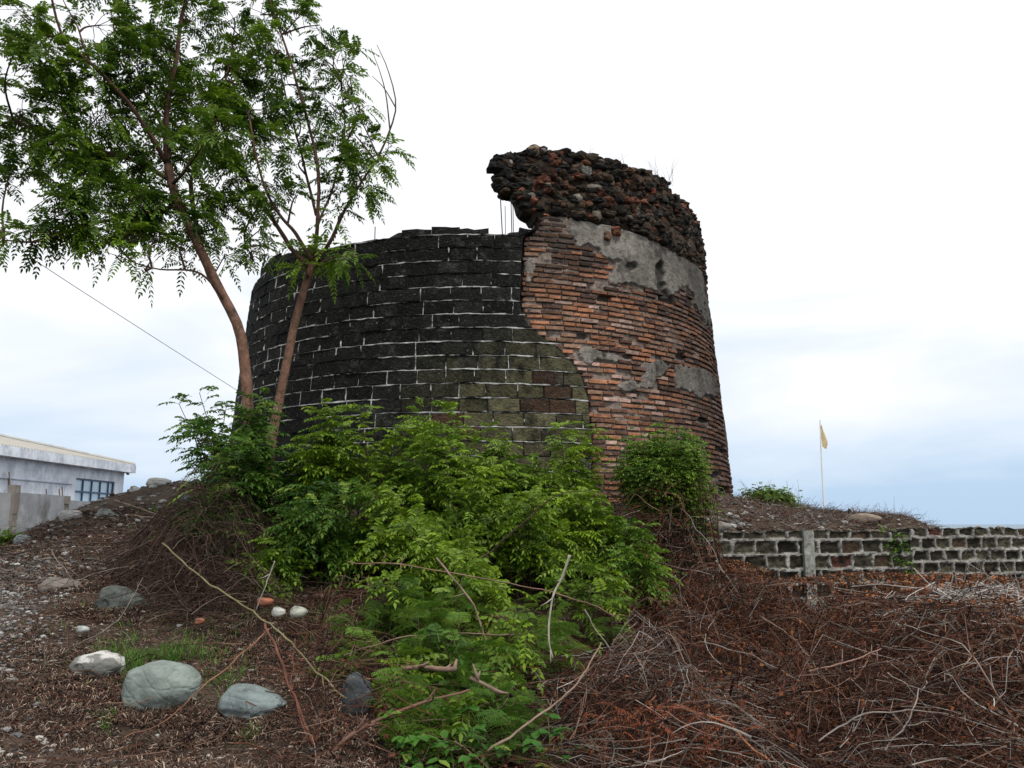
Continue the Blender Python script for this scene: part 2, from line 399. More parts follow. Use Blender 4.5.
def mortar_col(P):
    x, y = to_px(P)
    # efflorescence: pale where lime has leached out, dark where mildew grew over it
    course = np.round((P[:, 2] - zb0) / CH)
    w = fbm(np.stack([P[:, 0] * 1.1, P[:, 1] * 1.1, course * 5.7], -1), 1.2, 3, 31)
    fine = fbm(P, 16, 3, 61)
    lean = np.exp(-((y - (440 - .16 * x)) / 42) ** 2) * .16 * (x < 460) + .10 * sstep(430, 520, x) * sstep(315, 360, y)
    vert = np.ptp(P[:, 0]) ** 2 + np.ptp(P[:, 1]) ** 2 < 1e-3
    if vert: lean = lean - .20 + .30 * sstep(.5, .62, fbm(P[:1], 3, 2, 7))
    k = sstep(.50, .66, w + lean + (fine - .5) * (.8 if vert else .42) + (0 if vert else .03) - .06 * (y < 300))[:, None] * (.45 + .55 * sstep(.3, .6, fbm(P, 6, 2, 90)))[:, None]
    return np.array([.016, .016, .015]) * (1 - k) + np.array([.52, .52, .49]) * k
for k in range(ncourse):
    z0 = zb0 + k * CH; z1 = z0 + CH; zm = (z0 + z1) / 2
    tR = float(th_b(zm)); L_ = .40 / (cone_r(zm) + RB)
    t = -2.9 + (k % 2) * L_ * .5 + rng.random() * .01
    edges = []
    while t < tR:
        ln = L_ * rng.uniform(.9, 1.12)
        t1 = t + ln
        if t1 > tR - .02: t1 = tR
        tm = (t + t1) / 2; top = float(z_top(tm))
        if zm < top + .02:
            P = cyl(tm, zm); x, y = to_px(P)
            # mildew-black above and to the left, olive and a few rusty-brown blocks below right
            ol = float(sstep(.35, .62, .35 * fbm(P, .8, 3, 2) + .42 * sstep(330, 560, x) * sstep(290, 420, y) + .10))
            c = np.array([.014, .0145, .012]) * (1 - ol) + np.array([.085, .078, .042]) * ol
            if ol > .55 and rng.random() < .15: c = np.array([.065, .038, .024])
            if y > 455 and x > 480 and rng.random() < .4: c = np.array([.12, .12, .105])
            c = c * rng.uniform(.6, 1.35)
            rag = 0
            zt = z1 - .012
            if top < z1 + .03: zt = min(zt, max(top, z0 + .07)); rag = .035
            cblock(blk, t + .0012, t1 - .0012, z0 + .008, zt, -.22, RB + rng.uniform(-.008, .008), .008, c, rag, None if t1 < tR - 1e-6 else (max(float(th_b(z0 + .01)), t + .01) + rng.uniform(-.004, .002), max(float(th_b(z1 - .01)), t + .01) + rng.uniform(-.004, .002)))
            if tm > -1.6:
                ribbon_v(mor, t, z0, min(z1, top), .009, RB - .004, .012, mortar_col)
            if tm > -1.6 and z1 < top + .02: ribbon_h(mor, t, t1, z1, .0105, RB - .004, .014, mortar_col)
        t = t1
# dark bed behind the blocks so the joints are closed
n = 400; ts = np.linspace(-2.9, float(bdt.max()), n); zs = np.linspace(zb0, tpz.max(), 60)
T2, Z2 = np.meshgrid(ts, zs); T2 = np.minimum(T2, th_b(Z2)); Z2 = np.minimum(Z2, z_top(T2) - .05)
V = cyl(T2, Z2, RB - .02).reshape(-1, 3); idx = np.arange(60 * n).reshape(60, n)
q = np.stack([idx[:-1, :-1], idx[:-1, 1:], idx[1:, 1:], idx[1:, :-1]], -1).reshape(-1, 4)
mor.add(V, [q], (.03, .03, .027))
BW = tag(blk.build('block_wall', M['block'], TW), label='mildew-blackened block half of the tower')
mo = mor.build('mortar', M['mortar'], BW); mo.location = (0, 0, 0)

# ---- brick wall
plast = [ # plaster patches as pixel polygons of the photograph, laid on the wall surface
 [(572, 216), (600, 222), (640, 232), (672, 246), (703, 262), (708, 330), (700, 318), (692, 296), (684, 284), (676, 292), (664, 300), (656, 290), (640, 287), (626, 284), (608, 284), (612, 274), (620, 264), (610, 258), (597, 252), (586, 246), (574, 246)],
 [(522, 262), (530, 258), (536, 266), (533, 276), (526, 284), (522, 282)],
 [(575, 353), (590, 348), (600, 352), (612, 352), (622, 358), (616, 362), (600, 362), (592, 366), (582, 360)],
 [(645, 362), (660, 360), (672, 364), (664, 372), (655, 378), (650, 388), (638, 386), (642, 374)],
 [(674, 366), (690, 366), (704, 372), (716, 380), (718, 394), (706, 398), (690, 392), (680, 392), (672, 384)],
 [(618, 380), (632, 378), (640, 388), (628, 392), (618, 388)]]
holes = [(660, 272, 5, 11, .10), (661, 286, 4, 6, .08), (664, 296, 5, 8, .06), (672, 300, 6, 5, .05), (607, 298, 10, 5, .06), (590, 322, 8, 3, .03), (684, 356, 6, 4, .05), (636, 356, 12, 3, .04), (555, 300, 6, 3, .04), (582, 336, 7, 4, .04), (632, 266, 6, 4, .05), (704, 420, 6, 3, .04), (722, 450, 5, 5, .05), (715, 475, 8, 4, .06), (725, 490, 6, 6, .06)]
def inpoly(x, y, poly):
    r = np.zeros(x.shape, bool); n = len(poly)
    for i in range(n):
        x0, y0 = poly[i]; x1, y1 = poly[(i + 1) % n]
        c = ((y0 > y) != (y1 > y)) & (x < (x1 - x0) * (y - y0) / (y1 - y0 + 1e-9) + x0); r ^= c
    return r
def front(th): return np.cos(th - math.atan2(-CX, CY) * -1) > .05
def plaster_mask(P, th):
    x, y = to_px(P)
    wob = (fbm(P, 5, 3, 11) - .5) * 14; wob2 = (fbm(P, 5, 3, 23) - .5) * 14
    m = np.zeros(x.shape, bool)
    for pl in plast: m |= inpoly(x + wob, y + wob2, pl)
    m &= (th > -.6) & (th < 1.5)
    # elsewhere (sides that the photograph does not show) scattered patches
    m |= (th > 1.25) & (fbm(P, .9, 3, 40) > .58)
    return m
def hole_depth(P, th):
    x, y = to_px(P); d = np.zeros(x.shape)
    for hx, hy, rx, ry, dp in holes:
        q = ((x - hx) / rx) ** 2 + ((y - hy) / ry) ** 2 + (fbm(P, 12, 2, 3) - .5) * .9
        d = np.maximum(d, dp * (1 - sstep(.6, 1.25, q)))
    return d * ((th > -.6) & (th < 1.5))
# top of brick (lower edge of the rubble crown)
bt = sorted([hit(*p) for p in [(522, 237), (528, 228), (536, 226), (538, 218), (541, 212), (560, 216), (581, 223), (610, 228), (636, 236), (660, 246), (680, 258), (698, 270)]])
btt = np.array([a[0] for a in bt]); btz = np.array([a[1] for a in bt])
btt = np.concatenate([btt, [1.9, 2.4, 3.0, 3.6]]); btz = np.concatenate([btz, [btz[-1], btz[-1] - .3, 3.8, 3.6]])
def z_brick(th): return np.interp(th, btt, btz)
print('brick top z', btz)
TH_END = 2 * math.pi - 2.9
BH = .079
br = MB()
ts = np.arange(bdt.min() - .02, TH_END, .0045); zs = np.arange(-.3, btz.max() + .02, .0165)
T2, Z2 = np.meshgrid(ts, zs)
T2c = np.maximum(T2, th_b(Z2) - .012); Zc = np.minimum(Z2, z_brick(T2c) + .03)
P = cyl(T2c, Zc, 0)
pm = plaster_mask(P, T2c).astype(float)
hd = hole_depth(P, T2c)
ero = .05 * sstep(.1, -.1, Zc - .75) * sstep(.45, .65, fbm(P, 2.2, 3, 9))
off = -.036 + (fbm(P, 22, 3, 4) - .5) * .022 + (1 - pm) * .022 * sstep(.55, .66, fbm(P, 2.6, 3, 33)) + pm * (.048 + (fbm(P, 4, 3, 6) - .5) * .012) - hd - ero
seam = np.exp(-((T2c - th_b(Zc) - .004) / .010) ** 2) * (.3 + .7 * sstep(.35, .6, fbm(P, 2, 2, 66)))
off = off - .09 * seam
V = cyl(T2c, Zc, off).reshape(-1, 3); a, b = T2.shape; idx = np.arange(a * b).reshape(a, b)
q = np.stack([idx[:-1, :-1], idx[:-1, 1:], idx[1:, 1:], idx[1:, :-1]], -1).reshape(-1, 4)
nn = fbm(P, 2.2, 4, 71)[..., None]
c = np.array([.20, .15, .12]) * (1 - nn) + np.array([.40, .33, .28]) * nn
zz3 = Zc[..., None]
c = np.where(pm[..., None] > .5, (np.array([.15, .135, .115]) * (1 - nn) + np.array([.29, .265, .23]) * nn), c * .8)
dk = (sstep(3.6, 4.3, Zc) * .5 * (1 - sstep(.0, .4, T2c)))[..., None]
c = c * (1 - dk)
# mildew down the weather side, right of centre
mil = (sstep(.35, 1.15, T2c + .5 * (fbm(P, 1.6, 3, 51) - .5)))[..., None]
c = c * (1 - .68 * mil) + np.array([.03, .029, .026]) * .5 * mil
c = c * (1 - sstep(.01, .05, hd)[..., None] * .7); c = c * (1 - .8 * seam[..., None])  # holes and seam also painted darker, recess shade put into the colour
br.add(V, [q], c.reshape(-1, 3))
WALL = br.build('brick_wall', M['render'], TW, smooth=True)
br = MB(); k = 0
z = -.28
while z < btz.max() + .05:
    L_ = .255 / R0; z1 = z + BH; zm = (z + z1) / 2
    t = float(th_b(zm)) - .02 + rng.random() * L_
    t0w = t - L_ * .5; t = t0w
    wave = 0
    while t < TH_END:
        ln = L_ * rng.uniform(.75, 1.25); tm = t + ln / 2
        t_lo = max(t, float(th_b(zm)) + .004 + .008 * rng.random())
        if t_lo < t + ln - .012 and zm < z_brick(tm) + rng.uniform(-.02, .07):
            Pm = cyl(tm, zm)[None]; tt = np.array([tm])
            Ps = cyl(np.array([t_lo, tm, t + ln]), np.full(3, zm))
            x, y = to_px(Pm[0]); hdp = hole_depth(Pm, tt)[0]
            cov = plaster_mask(Ps, np.array([t_lo, tm, t + ln])).sum()
            skip = rng.random() < .025 or hdp > .03
            if cov < 2 and not skip and not (tm > 2.2 and rng.random() < .0):
                r_ = rng.random()
                cA = np.array([.34, .155, .085]); cB = np.array([.26, .155, .105]); cC = np.array([.13, .07, .05]); cD = np.array([.40, .27, .22])
                nz = float(fbm(Pm, 1.3, 3, 60)[0])
                c = cA if r_ < .46 else cB if r_ < .72 else cC if r_ < .86 else cD
                c = c * rng.uniform(.65, 1.2) * (.55 + .9 * nz)
                m_ = float(sstep(.35, 1.15, tm + .5 * (float(fbm(Pm, 1.6, 3, 51)[0]) - .5)))
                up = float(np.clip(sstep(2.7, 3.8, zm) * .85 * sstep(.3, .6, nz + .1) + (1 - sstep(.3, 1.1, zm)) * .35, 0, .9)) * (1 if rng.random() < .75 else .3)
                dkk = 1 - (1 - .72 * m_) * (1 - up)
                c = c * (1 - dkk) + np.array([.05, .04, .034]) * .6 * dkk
                er = .04 * float(sstep(.1, -.1, zm - .75)) * float(sstep(.45, .65, fbm(Pm, 2.2, 3, 9)[0]))
                hgt = rng.uniform(.042, .056); zc = zm + rng.uniform(-.006, .006) + .012 * math.sin(tm * 9 + k * .3)
                cblock(br, t_lo + .0015, t + ln - .0015, zc - hgt / 2, zc + hgt / 2, -.10, rng.normal(0, .006) - er - (.02 if rng.random() < .06 else 0), .006, c)
        t += ln
    z = z1; k += 1
bb = tag(br.build('bricks', M['brick'], WALL), label='long thin red bricks of the tower wall'); bb.location = (0, 0, 0)

# ---- rubble crown
cb = sorted([hit(*p) for p in [(489, 181), (499, 191), (503, 199), (516, 199), (518, 206), (524, 212), (533, 213), (536, 218), (545, 218), (560, 221), (581, 226), (610, 231), (636, 239), (660, 249), (680, 261), (698, 273)]])
cbt = np.array([a[0] for a in cb] + [1.6, 2.0, 2.5]); cbz = np.array([a[1] for a in cb] + [cb[-1][1]] * 3) - .01
ct = sorted([hit(*p) for p in [(489, 168), (495, 158), (505, 153), (520, 150), (530, 148), (534, 145), (541, 146), (547, 150), (555, 152), (567, 149), (578, 151), (590, 154), (610, 160), (640, 168), (660, 176), (667, 182), (672, 192), (685, 200), (690, 206), (696, 218)]])
ctt = np.array([a[0] for a in ct] + [1.5, 1.9, 2.3, 2.5]); z_ = ct[-1][1]; ctz = np.array([a[1] for a in ct] + [z_ + .0, z_ - .1, z_ - .5, z_ - .9])
print('crown', cbt[:3], cbz.min(), cbz.max(), ctz.min(), ctz.max())
cr = MB(); ns = 36; ts = np.arange(cbt[0] + .02, 2.5, .011)
ph = np.linspace(0, 2 * math.pi, ns, endpoint=False)
T2, PH = np.meshgrid(ts, ph, indexing='ij')
zbt = np.interp(T2, cbt, cbz); ztp = np.maximum(np.interp(T2, ctt, ctz), zbt + .08)
lf_ = 1 - sstep(cbt[0], hit(540, 218)[0], T2); zbt = zbt + .08 * lf_ + .05 * (T2 < hit(519, 205)[0]); TK = .62 - .26 * lf_
endr = np.sqrt(np.clip((T2 - ts[0]) / .05, .02, 1)) * np.sqrt(np.clip((2.5 - T2) / .2, .05, 1))
sx = np.sign(np.cos(PH)) * np.abs(np.cos(PH)) ** .55; sz = np.sign(np.sin(PH)) * np.abs(np.sin(PH)) ** .55
zc = (zbt + ztp) / 2 + sz * (ztp - zbt) / 2 * endr
oo = -TK / 2 + .03 + sx * TK / 2 * (.5 + .5 * endr)
Pn = cyl(T2, zc, oo)
oo = oo + (fbm(Pn, 5, 4, 8) - .50) * .24 - .04 * sstep(.8, 1.1, T2); zc = zc + (fbm(Pn, 6, 3, 44) - .5) * .08
V = cyl(T2, zc, oo); a, b = T2.shape; idx = np.arange(a * b).reshape(a, b); i2 = np.roll(idx, -1, 1)
q = np.stack([idx[:-1], idx[1:], i2[1:], i2[:-1]], -1).reshape(-1, 4)
cc = fbm(V, 7, 3, 3)[..., None]
cr.add(V.reshape(-1, 3), [q, idx[:1, :], idx[-1:, ::-1]], (np.array([.03, .024, .018]) * (1 - cc) + np.array([.075, .052, .035]) * cc).reshape(-1, 3))
pal = [((.02, .017, .014), 6), ((.045, .034, .025), 5), ((.10, .04, .024), 2.6), ((.075, .05, .033), 4), ((.15, .13, .11), .7), ((.15, .065, .038), 1.2), ((.03, .03, .027), 3)]
pw = np.array([p[1] for p in pal]); pw = pw / pw.sum()
for i in range(2100):
    th = rng.uniform(cbt[0] + .025, 1.68); lf1 = 1 - float(sstep(cbt[0], .02, th)); zb_ = np.interp(th, cbt, cbz) + .10 * lf1; zt_ = max(np.interp(th, ctt, ctz), zb_ + .08)
    r_ = rng.random()
    s = rng.uniform(.035, .085) * (1.35 if rng.random() < .15 else 1)
    if r_ < .72: z_, o_ = rng.uniform(zb_ + .02, zt_ - s * .8), rng.uniform(-.02, .035)
    elif r_ < .9: z_, o_ = zt_ - s * rng.uniform(.5, 1.0), rng.uniform(-.6 + .25 * lf1, 0)
    else: z_, o_ = zb_ + s * rng.uniform(.3, .9), rng.uniform(-.5 + .25 * lf1, 0)
    if (z_ < zb_ + .25) and th > .2 and rng.random() < .5: s *= .7
    if th > .8: o_ -= .05 * min(1, (th - .8) / .3); s = min(s, .075)
    c = np.array(pal[rng.choice(len(pal), p=pw)][0]) * rng.uniform(.6, 1.3)
    left = 1 - sstep(-.05, .30, th)
    if rng.random() < left * .95: c = np.array([.018, .017, .015]) * rng.uniform(.6, 1.5)  # left stones blackened, standing in for a shaded hollow
    rock(cr, cyl(th, z_, o_ - s * .35), (s * rng.uniform(.9, 1.7), s * 1.1, s * rng.uniform(.45, .95)), .48, ICO2, c, fr=1.5, box_=.6)
for px, py, s, c in [(534, 152, .10, (.30, .21, .14)), (584, 173, .12, (.27, .26, .23)), (576, 200, .09, (.26, .24, .20)), (529, 198, .09, (.20, .19, .17)), (509, 164, .07, (.40, .40, .39)), (548, 177, .07, (.22, .19, .15)), (595, 217, .10, (.2, .17, .13)), (633, 213, .10, (.16, .14, .11)), (648, 220, .1, (.13, .10, .07)), (615, 232, .09, (.28, .11, .06)), (650, 192, .1, (.22, .07, .04)), (580, 205, .08, (.14, .09, .05)), (565, 186, .08, (.16, .08, .05)), (606, 237, .08, (.20, .12, .08))]:
    th, z_ = hit(px, py); rock(cr, cyl(th, z_, .02), (s * .85, s * .7, s * .75), .35, ICO3, np.array(c) * .75, box_=.7, fr=1.6)
tag(cr.build('rubble_crown', M['rubble'], TW), label='overhanging broken rubble ring on top of the tower')
# fallen-out cavity band under the crown is the rubble itself; hanging rods between wall and overhang
for x0, y0, x1, y1, rr in [(501, 198, 504, 238, .008), (506, 208, 506.5, 237, .005), (512, 198, 513, 228, .007), (514, 198, 514.6, 228, .006), (371, 224, 371, 241, .008)]:
    a_, b_ = hit(x0, y0), hit(x1, y1)
    mb = MB(); z0, z1 = b_[1] - .15, a_[1] + .08
    if x0 == 371: z1 = a_[1]
    tubes(mb, [cyl(np.linspace(b_[0], a_[0], 5), np.linspace(z0, z1, 5), -.12)], np.full((1, 5), rr), 6, (.06, .05, .045))
    mb.build('rebar', M['rust'], TW)

# ------------------------------------------------------------------ retaining walls
def garden_wall(name, A, B, ztop, zbot, ch, bl, label, joint=.043, posts=(), seed=0, rag=.03):
    A = np.asarray(A); B = np.asarray(B); D = B - A; Ln = np.linalg.norm(D); d = D / Ln; nf = np.array([d[1], -d[0]])
    if nf[1] > 0: nf = -nf
    r = empty(name, (*A, zbot), label, 'wall')
    def W(s, o, z): s, o, z = np.broadcast_arrays(*map(lambda q: np.asarray(q, float), (s, o, z))); return np.stack([A[0] + d[0] * s + nf[0] * o, A[1] + d[1] * s + nf[1] * o, z], -1)
    mb = MB()
    ss = np.arange(0, Ln + .02, .018); zs = np.arange(zbot, ztop(0) + .1, .018)
    S2, Z2 = np.meshgrid(ss, zs); zt = np.vectorize(ztop)(S2); Z2 = np.minimum(Z2, zt - .005)
    P = W(S2, 0, Z2)
    # thick squeezed joints stand proud of the worn blocks
    kk = np.floor((Z2 - zbot) / ch); fz = (Z2 - zbot) / ch - kk
    wob = (fbm(P, 6, 3, seed) - .5) * .26
    fs = (S2 / bl + .5 * (kk % 2) + wob * .8); fs = fs - np.floor(fs)
    dz = np.minimum(fz + wob * .6, 1 - fz - wob * .6) * ch; ds = np.minimum(fs, 1 - fs) * bl
    dd = np.minimum(dz, ds); jw = joint * .55
    wm = 1 - sstep(jw * .5, jw * 1.3, dd + (fbm(P, 16, 3, 6) - .5) * .05)
    o = wm * .03 + (fbm(P, 15, 3, 3) - .5) * .05
    V = W(S2, o, Z2); a, b = S2.shape; idx = np.arange(a * b).reshape(a, b)
    q = np.stack([idx[:-1, :-1], idx[:-1, 1:], idx[1:, 1:], idx[1:, :-1]], -1).reshape(-1, 4)
    bi = (np.floor(S2 / bl + .5 * (kk % 2) + wob * .8) * 7.31 + kk * 13.7)
    rnd = np.modf(np.abs(np.sin(bi) * 4375.5))[0][..., None]
    cb_ = np.array([.048, .044, .030]) * (.35 + 1.2 * rnd) * (.5 + fbm(P, 9, 3, 55)[..., None])
    cb_ = np.where(rnd > .965, np.array([.075, .03, .022]), cb_); cb_ = np.where((rnd < .5) & (rnd > .36), np.array([.065, .045, .03]), cb_)
    nj = fbm(P, 3, 3, 9)[..., None]
    cj = np.array([.20, .19, .165]) * (1 - nj) + np.array([.40, .39, .36]) * nj
    w3 = wm[..., None]
    c = cb_ * (1 - w3) + cj * w3
    mb.add(V.reshape(-1, 3), [q], c.reshape(-1, 3))
    # body behind the face, with a rough top
    n = max(8, int(Ln / .08)); s = np.linspace(0, Ln, n); zt1 = np.array([ztop(x) for x in s]) - .004 + (rng.random(n) - .5) * rag
    o0 = np.full(n, .012); o1 = np.full(n, -.17)
    V = np.concatenate([W(s, o0, zt1), W(s, o1, zt1 + (rng.random(n) - .5) * .02), W(s, o1, zbot), W(s, o0 * 0 - .02, zbot)])
    i = np.arange(n - 1); f = np.concatenate([np.stack([g * n + i, g * n + i + 1, (g + 1) * n + i + 1, (g + 1) * n + i], -1) for g in range(2)])
    mb.add(V, [f, np.array([[0, n, 2 * n, 3 * n], [n - 1, 4 * n - 1, 3 * n - 1, 2 * n - 1]])], (.08, .075, .06))
    mb.build('block_face', M['wallblock'], r)
    for s0, w in posts:
        pb = MB(); nz = 24; zs = np.linspace(zbot, ztop(s0) + .005, nz); ring = []
        for z in zs:
            for (u, v) in ((-w / 2, .0), (-w / 2, .062), (-w / 4, .070), (w / 4, .070), (w / 2, .062), (w / 2, .0)): ring.append(W(s0 + u + rng.normal(0, .004), v + rng.normal(0, .004), z))
        V = np.array(ring); f = [[j * 6 + k, j * 6 + k + 1, (j + 1) * 6 + k + 1, (j + 1) * 6 + k] for j in range(nz - 1) for k in range(5)]
        f2 = [[(nz - 1) * 6 + k for k in range(6)]]
        pb.add(V, [np.array(f), np.array(f2)], (.30, .30, .27)); pb.build('post', M['wallblock'], r)
    # loose lumps along the top
    lb = MB()
    for i in range(int(Ln * 9)):
        s_ = rng.uniform(.05, Ln - .05); q_ = rng.uniform(.015, .05)
        rock(lb, W(s_, rng.uniform(-.15, .0), ztop(s_) + q_ * .2), (q_ * 1.3, q_, q_ * .6), .25, ICO1, np.array([.09, .08, .06]) * rng.uniform(.5, 1.8))
    lb.build('coping_rubble', M['stone'], r)
    return r
LW = float(np.linalg.norm(WB - WA))
zl = at(800, 531.5, 10.9)[2]
garden_wall('retaining_wall', WA, WB, lambda s: zl + .01 * math.sin(s * 3), -1.35, .19, .315, 'mossy stone block retaining wall with a pale concrete post below the mound', posts=((LW * .615, .15),))
garden_wall('boundary_wall', WC_, WD, lambda s: at(960, 530, 12.8)[2] + .02 + .008 * math.sin(s * 5), -1.5, .185, .27, 'low stone block boundary wall with a reddish block, at the right edge before the sea', joint=.05, rag=.05)

# ------------------------------------------------------------------ leaves
def leaflets(mb, B, D, N, L, W, tone, full=True, bend=.25):
    """B base, D direction, N face normal (n,3); L, W (n,); tone (n,3)"""
    S = nrm(np.cross(D, N)); N = nrm(np.cross(S, D)); L = L[:, None]; W = W[:, None]
    dn = np.array([0, 0, -1.])
    if full:
        b = B; m1 = B + D * L * .45 + N * W * -.25 ; m2 = B + D * L * .78 + dn * L * bend * .35
        r1 = B + D * L * .38 + S * W; l1 = B + D * L * .38 - S * W
        tip = B + D * L + dn * L * bend
        V = np.stack([b, r1, m1, l1, tip, m2 + S * W * .6, m2 - S * W * .6], 1)
        f = [[0, 1, 2], [0, 2, 3]]; f4 = [[1, 5, 6, 2], ]
        tri = np.array([[0, 1, 2], [0, 2, 3], [2, 1, 5], [2, 6, 3], [5, 4, 6], [2, 5, 6]])
        k = 7
    else:
        r = B + D * L * .45 + S * W; l = B + D * L * .45 - S * W
        V = np.stack([B, r, B + D * L + dn * L * bend, l], 1); tri = np.array([[0, 1, 2], [0, 2, 3]]); k = 4
    n = len(B)
    F_ = (np.arange(n)[:, None, None] * k + tri[None]).reshape(-1, 3)
    mb.add(V.reshape(-1, 3), [F_], np.repeat(tone, k, 0))
def pinnate(mb, P, D, L, pairs, ll, lw, tone, droop=.35, full=True, stemc=(.12, .16, .04), up=None, bend=.25):
    """compound leaves: P base (n,3), D direction, L length (n,)"""
    n = len(P)
    up = np.tile([0, 0, 1.], (n, 1)) if up is None else up
    S = nrm(np.cross(D, up + rng.normal(0, .15, (n, 3)))); N = nrm(np.cross(S, D))
    def pt(t): return P + D * (L * t)[:, None] + np.array([0, 0, -1.]) * (L * droop * t * t)[:, None]
    ts = np.linspace(.22, .95, pairs)
    for i, t in enumerate(ts):
        b = pt(t); T = nrm(D + np.array([0, 0, -1.]) * (2 * droop * t))
        sz = math.sin(math.pi * (.25 + .6 * (i + .5) / pairs))
        for sg in (-1, 1):
            d = nrm(S * sg * .9 + T * (.35 + .3 * t) + N * .1 + rng.normal(0, .13, (n, 3)) + np.array([0, 0, -.18]))
            leaflets(mb, b, d, nrm(N + rng.normal(0, .25, (n, 3))), ll * sz * rng.uniform(.8, 1.15, n), lw * rng.uniform(.85, 1.1, n), tone * rng.uniform(.82, 1.15, (n, 1)), full, bend)
    b = pt(1.0); T = nrm(D + np.array([0, 0, -1.]) * (2 * droop))
    leaflets(mb, b, T, N, ll * .8 * np.ones(n), lw * np.ones(n), tone, full, bend)
    tubes(mb, np.stack([pt(0), pt(.5), pt(1.0)], 1), np.tile([.0022, .0018, .001], (n, 1)), 3, np.tile(stemc, (n, 1)), cap=False)

def tone_mix(n, P, lo=(.028, .085, .012), hi=(.10, .21, .022), young=.08):
    k = np.clip(fbm(P, 2.0, 2, 12) * 1.3 - .15 + rng.normal(0, .13, n), 0, 1)[:, None]
    c = np.array(lo) * (1 - k) + np.array(hi) * k
    y = rng.random(n) < young
    c[y] = np.array([.20, .30, .045]) * rng.uniform(.7, 1.1, (y.sum(), 1))
    return c

def tree(name, trunks, branches, clusters, label, group, bare=(), seed=1, bark=(.17, .095, .065), dens=1.12):
    """trunks/branches: lists of (radius0, radius1, [points]); clusters: (centre, radius, leaves)"""
    base = np.array(trunks[0][2][0])
    r = empty(name, base, label, 'tree', group)
    skel = []
    for i, (r0, r1, pts) in enumerate(trunks + branches):
        n = 26 if i < len(trunks) else 16
        q = smooth_path(pts, n); 
        w = (np.stack([fbm(q, 2.2, 2, o) for o in (3, 9, 15)], -1) - .5) * .06 * (0.3 if i < len(trunks) else 1)
        q = q + w * np.minimum(1, np.arange(n) / 3)[:, None]
        rr = np.linspace(r0, r1, n) * (1 + .10 * (fbm(q, 6, 2, 5) - .5)); 
        if i == 0: rr[:3] *= [1.3, 1.15, 1.05]
        mb = MB(); tubes(mb, q[None], rr[None], 14 if i < len(trunks) else 7, bark if i < len(trunks) else np.array(bark) * .6)
        mb.build('trunk' if i < len(trunks) else 'branch', M['bark'], r, smooth=True)
        if i >= 1: skel.append(q)
        else: skel.append(q[int(n * .55):])
    SK = np.concatenate(skel)
    tw = MB(); lf = MB()
    LP, LD = [], []
    for (c, rad, nl) in clusters:
        c = np.array(c); rad = np.array(rad) if np.ndim(rad) else np.array([rad] * 3)
        cand = SK[(SK[:, 2] < c[2] + .1)] if np.any(SK[:, 2] < c[2] + .1) else SK
        s = cand[np.argmin(np.linalg.norm(cand - c, axis=1) + .6 * np.maximum(0, cand[:, 2] - c[2] + .4))]
        if not np.linalg.norm(c - s) < .05:
            mid = (s + c) / 2 + rng.normal(0, .06, 3) + np.array([0, 0, -.05])
            q = smooth_path([s, mid, c], 8); tubes(tw, q[None], np.linspace(.014, .006, 8)[None], 5, np.array(bark) * .45)
        nl = int(nl * dens); nt = max(4, int(nl / 9))
        for j in range(nt):
            u = nrm(rng.normal(size=3)); tip = c + u * rad * rng.uniform(.45, 1.0)
            b0 = c + (s - c) * rng.uniform(0, .45)
            m_ = (b0 + tip) / 2 + rng.normal(0, .05, 3) + np.array([0, 0, .04])
            q = smooth_path([b0, m_, tip], 7); tubes(tw, q[None], np.linspace(.005, .002, 7)[None], 3, np.array(bark) * .5, cap=False)
            k = max(2, int(round(nl / nt)))
            tt = rng.uniform(.45, 1, k); tt[-1] = 1
            ii = tt * 6; i0 = np.minimum(ii.astype(int), 5); fp = (ii - i0)[:, None]
            p = q[i0] * (1 - fp) + q[i0 + 1] * fp
            ax = nrm(q[-1] - q[0]); ang = rng.uniform(0, 6.28, k)
            a1 = nrm(np.cross(ax, [0.1, .2, 1])); a2 = np.cross(ax, a1)
            d = nrm(ax * .6 + a1 * np.cos(ang)[:, None] + a2 * np.sin(ang)[:, None] * .7 + np.array([0, 0, .05]))
            LP.append(p); LD.append(d)
    LP = np.concatenate(LP); LD = np.concatenate(LD); n = len(LP)
    pinnate(lf, LP, LD, rng.uniform(.19, .31, n), 7, .070, .0125, tone_mix(n, LP, (.022, .066, .007), (.22, .36, .022)), droop=.38)
    for (r0, r1, pts) in bare:
        q = smooth_path(pts, 12); tubes(tw, q[None], np.linspace(r0, r1, 12)[None], 5, (.10, .07, .055))
    tw.build('twigs', M['bark'], r)['kind'] = 'stuff'
    lf.build('foliage', M['leaf'], r)
    print(name, n, 'leaves')
    return r

def A_(l): return [at(*p) for p in l]
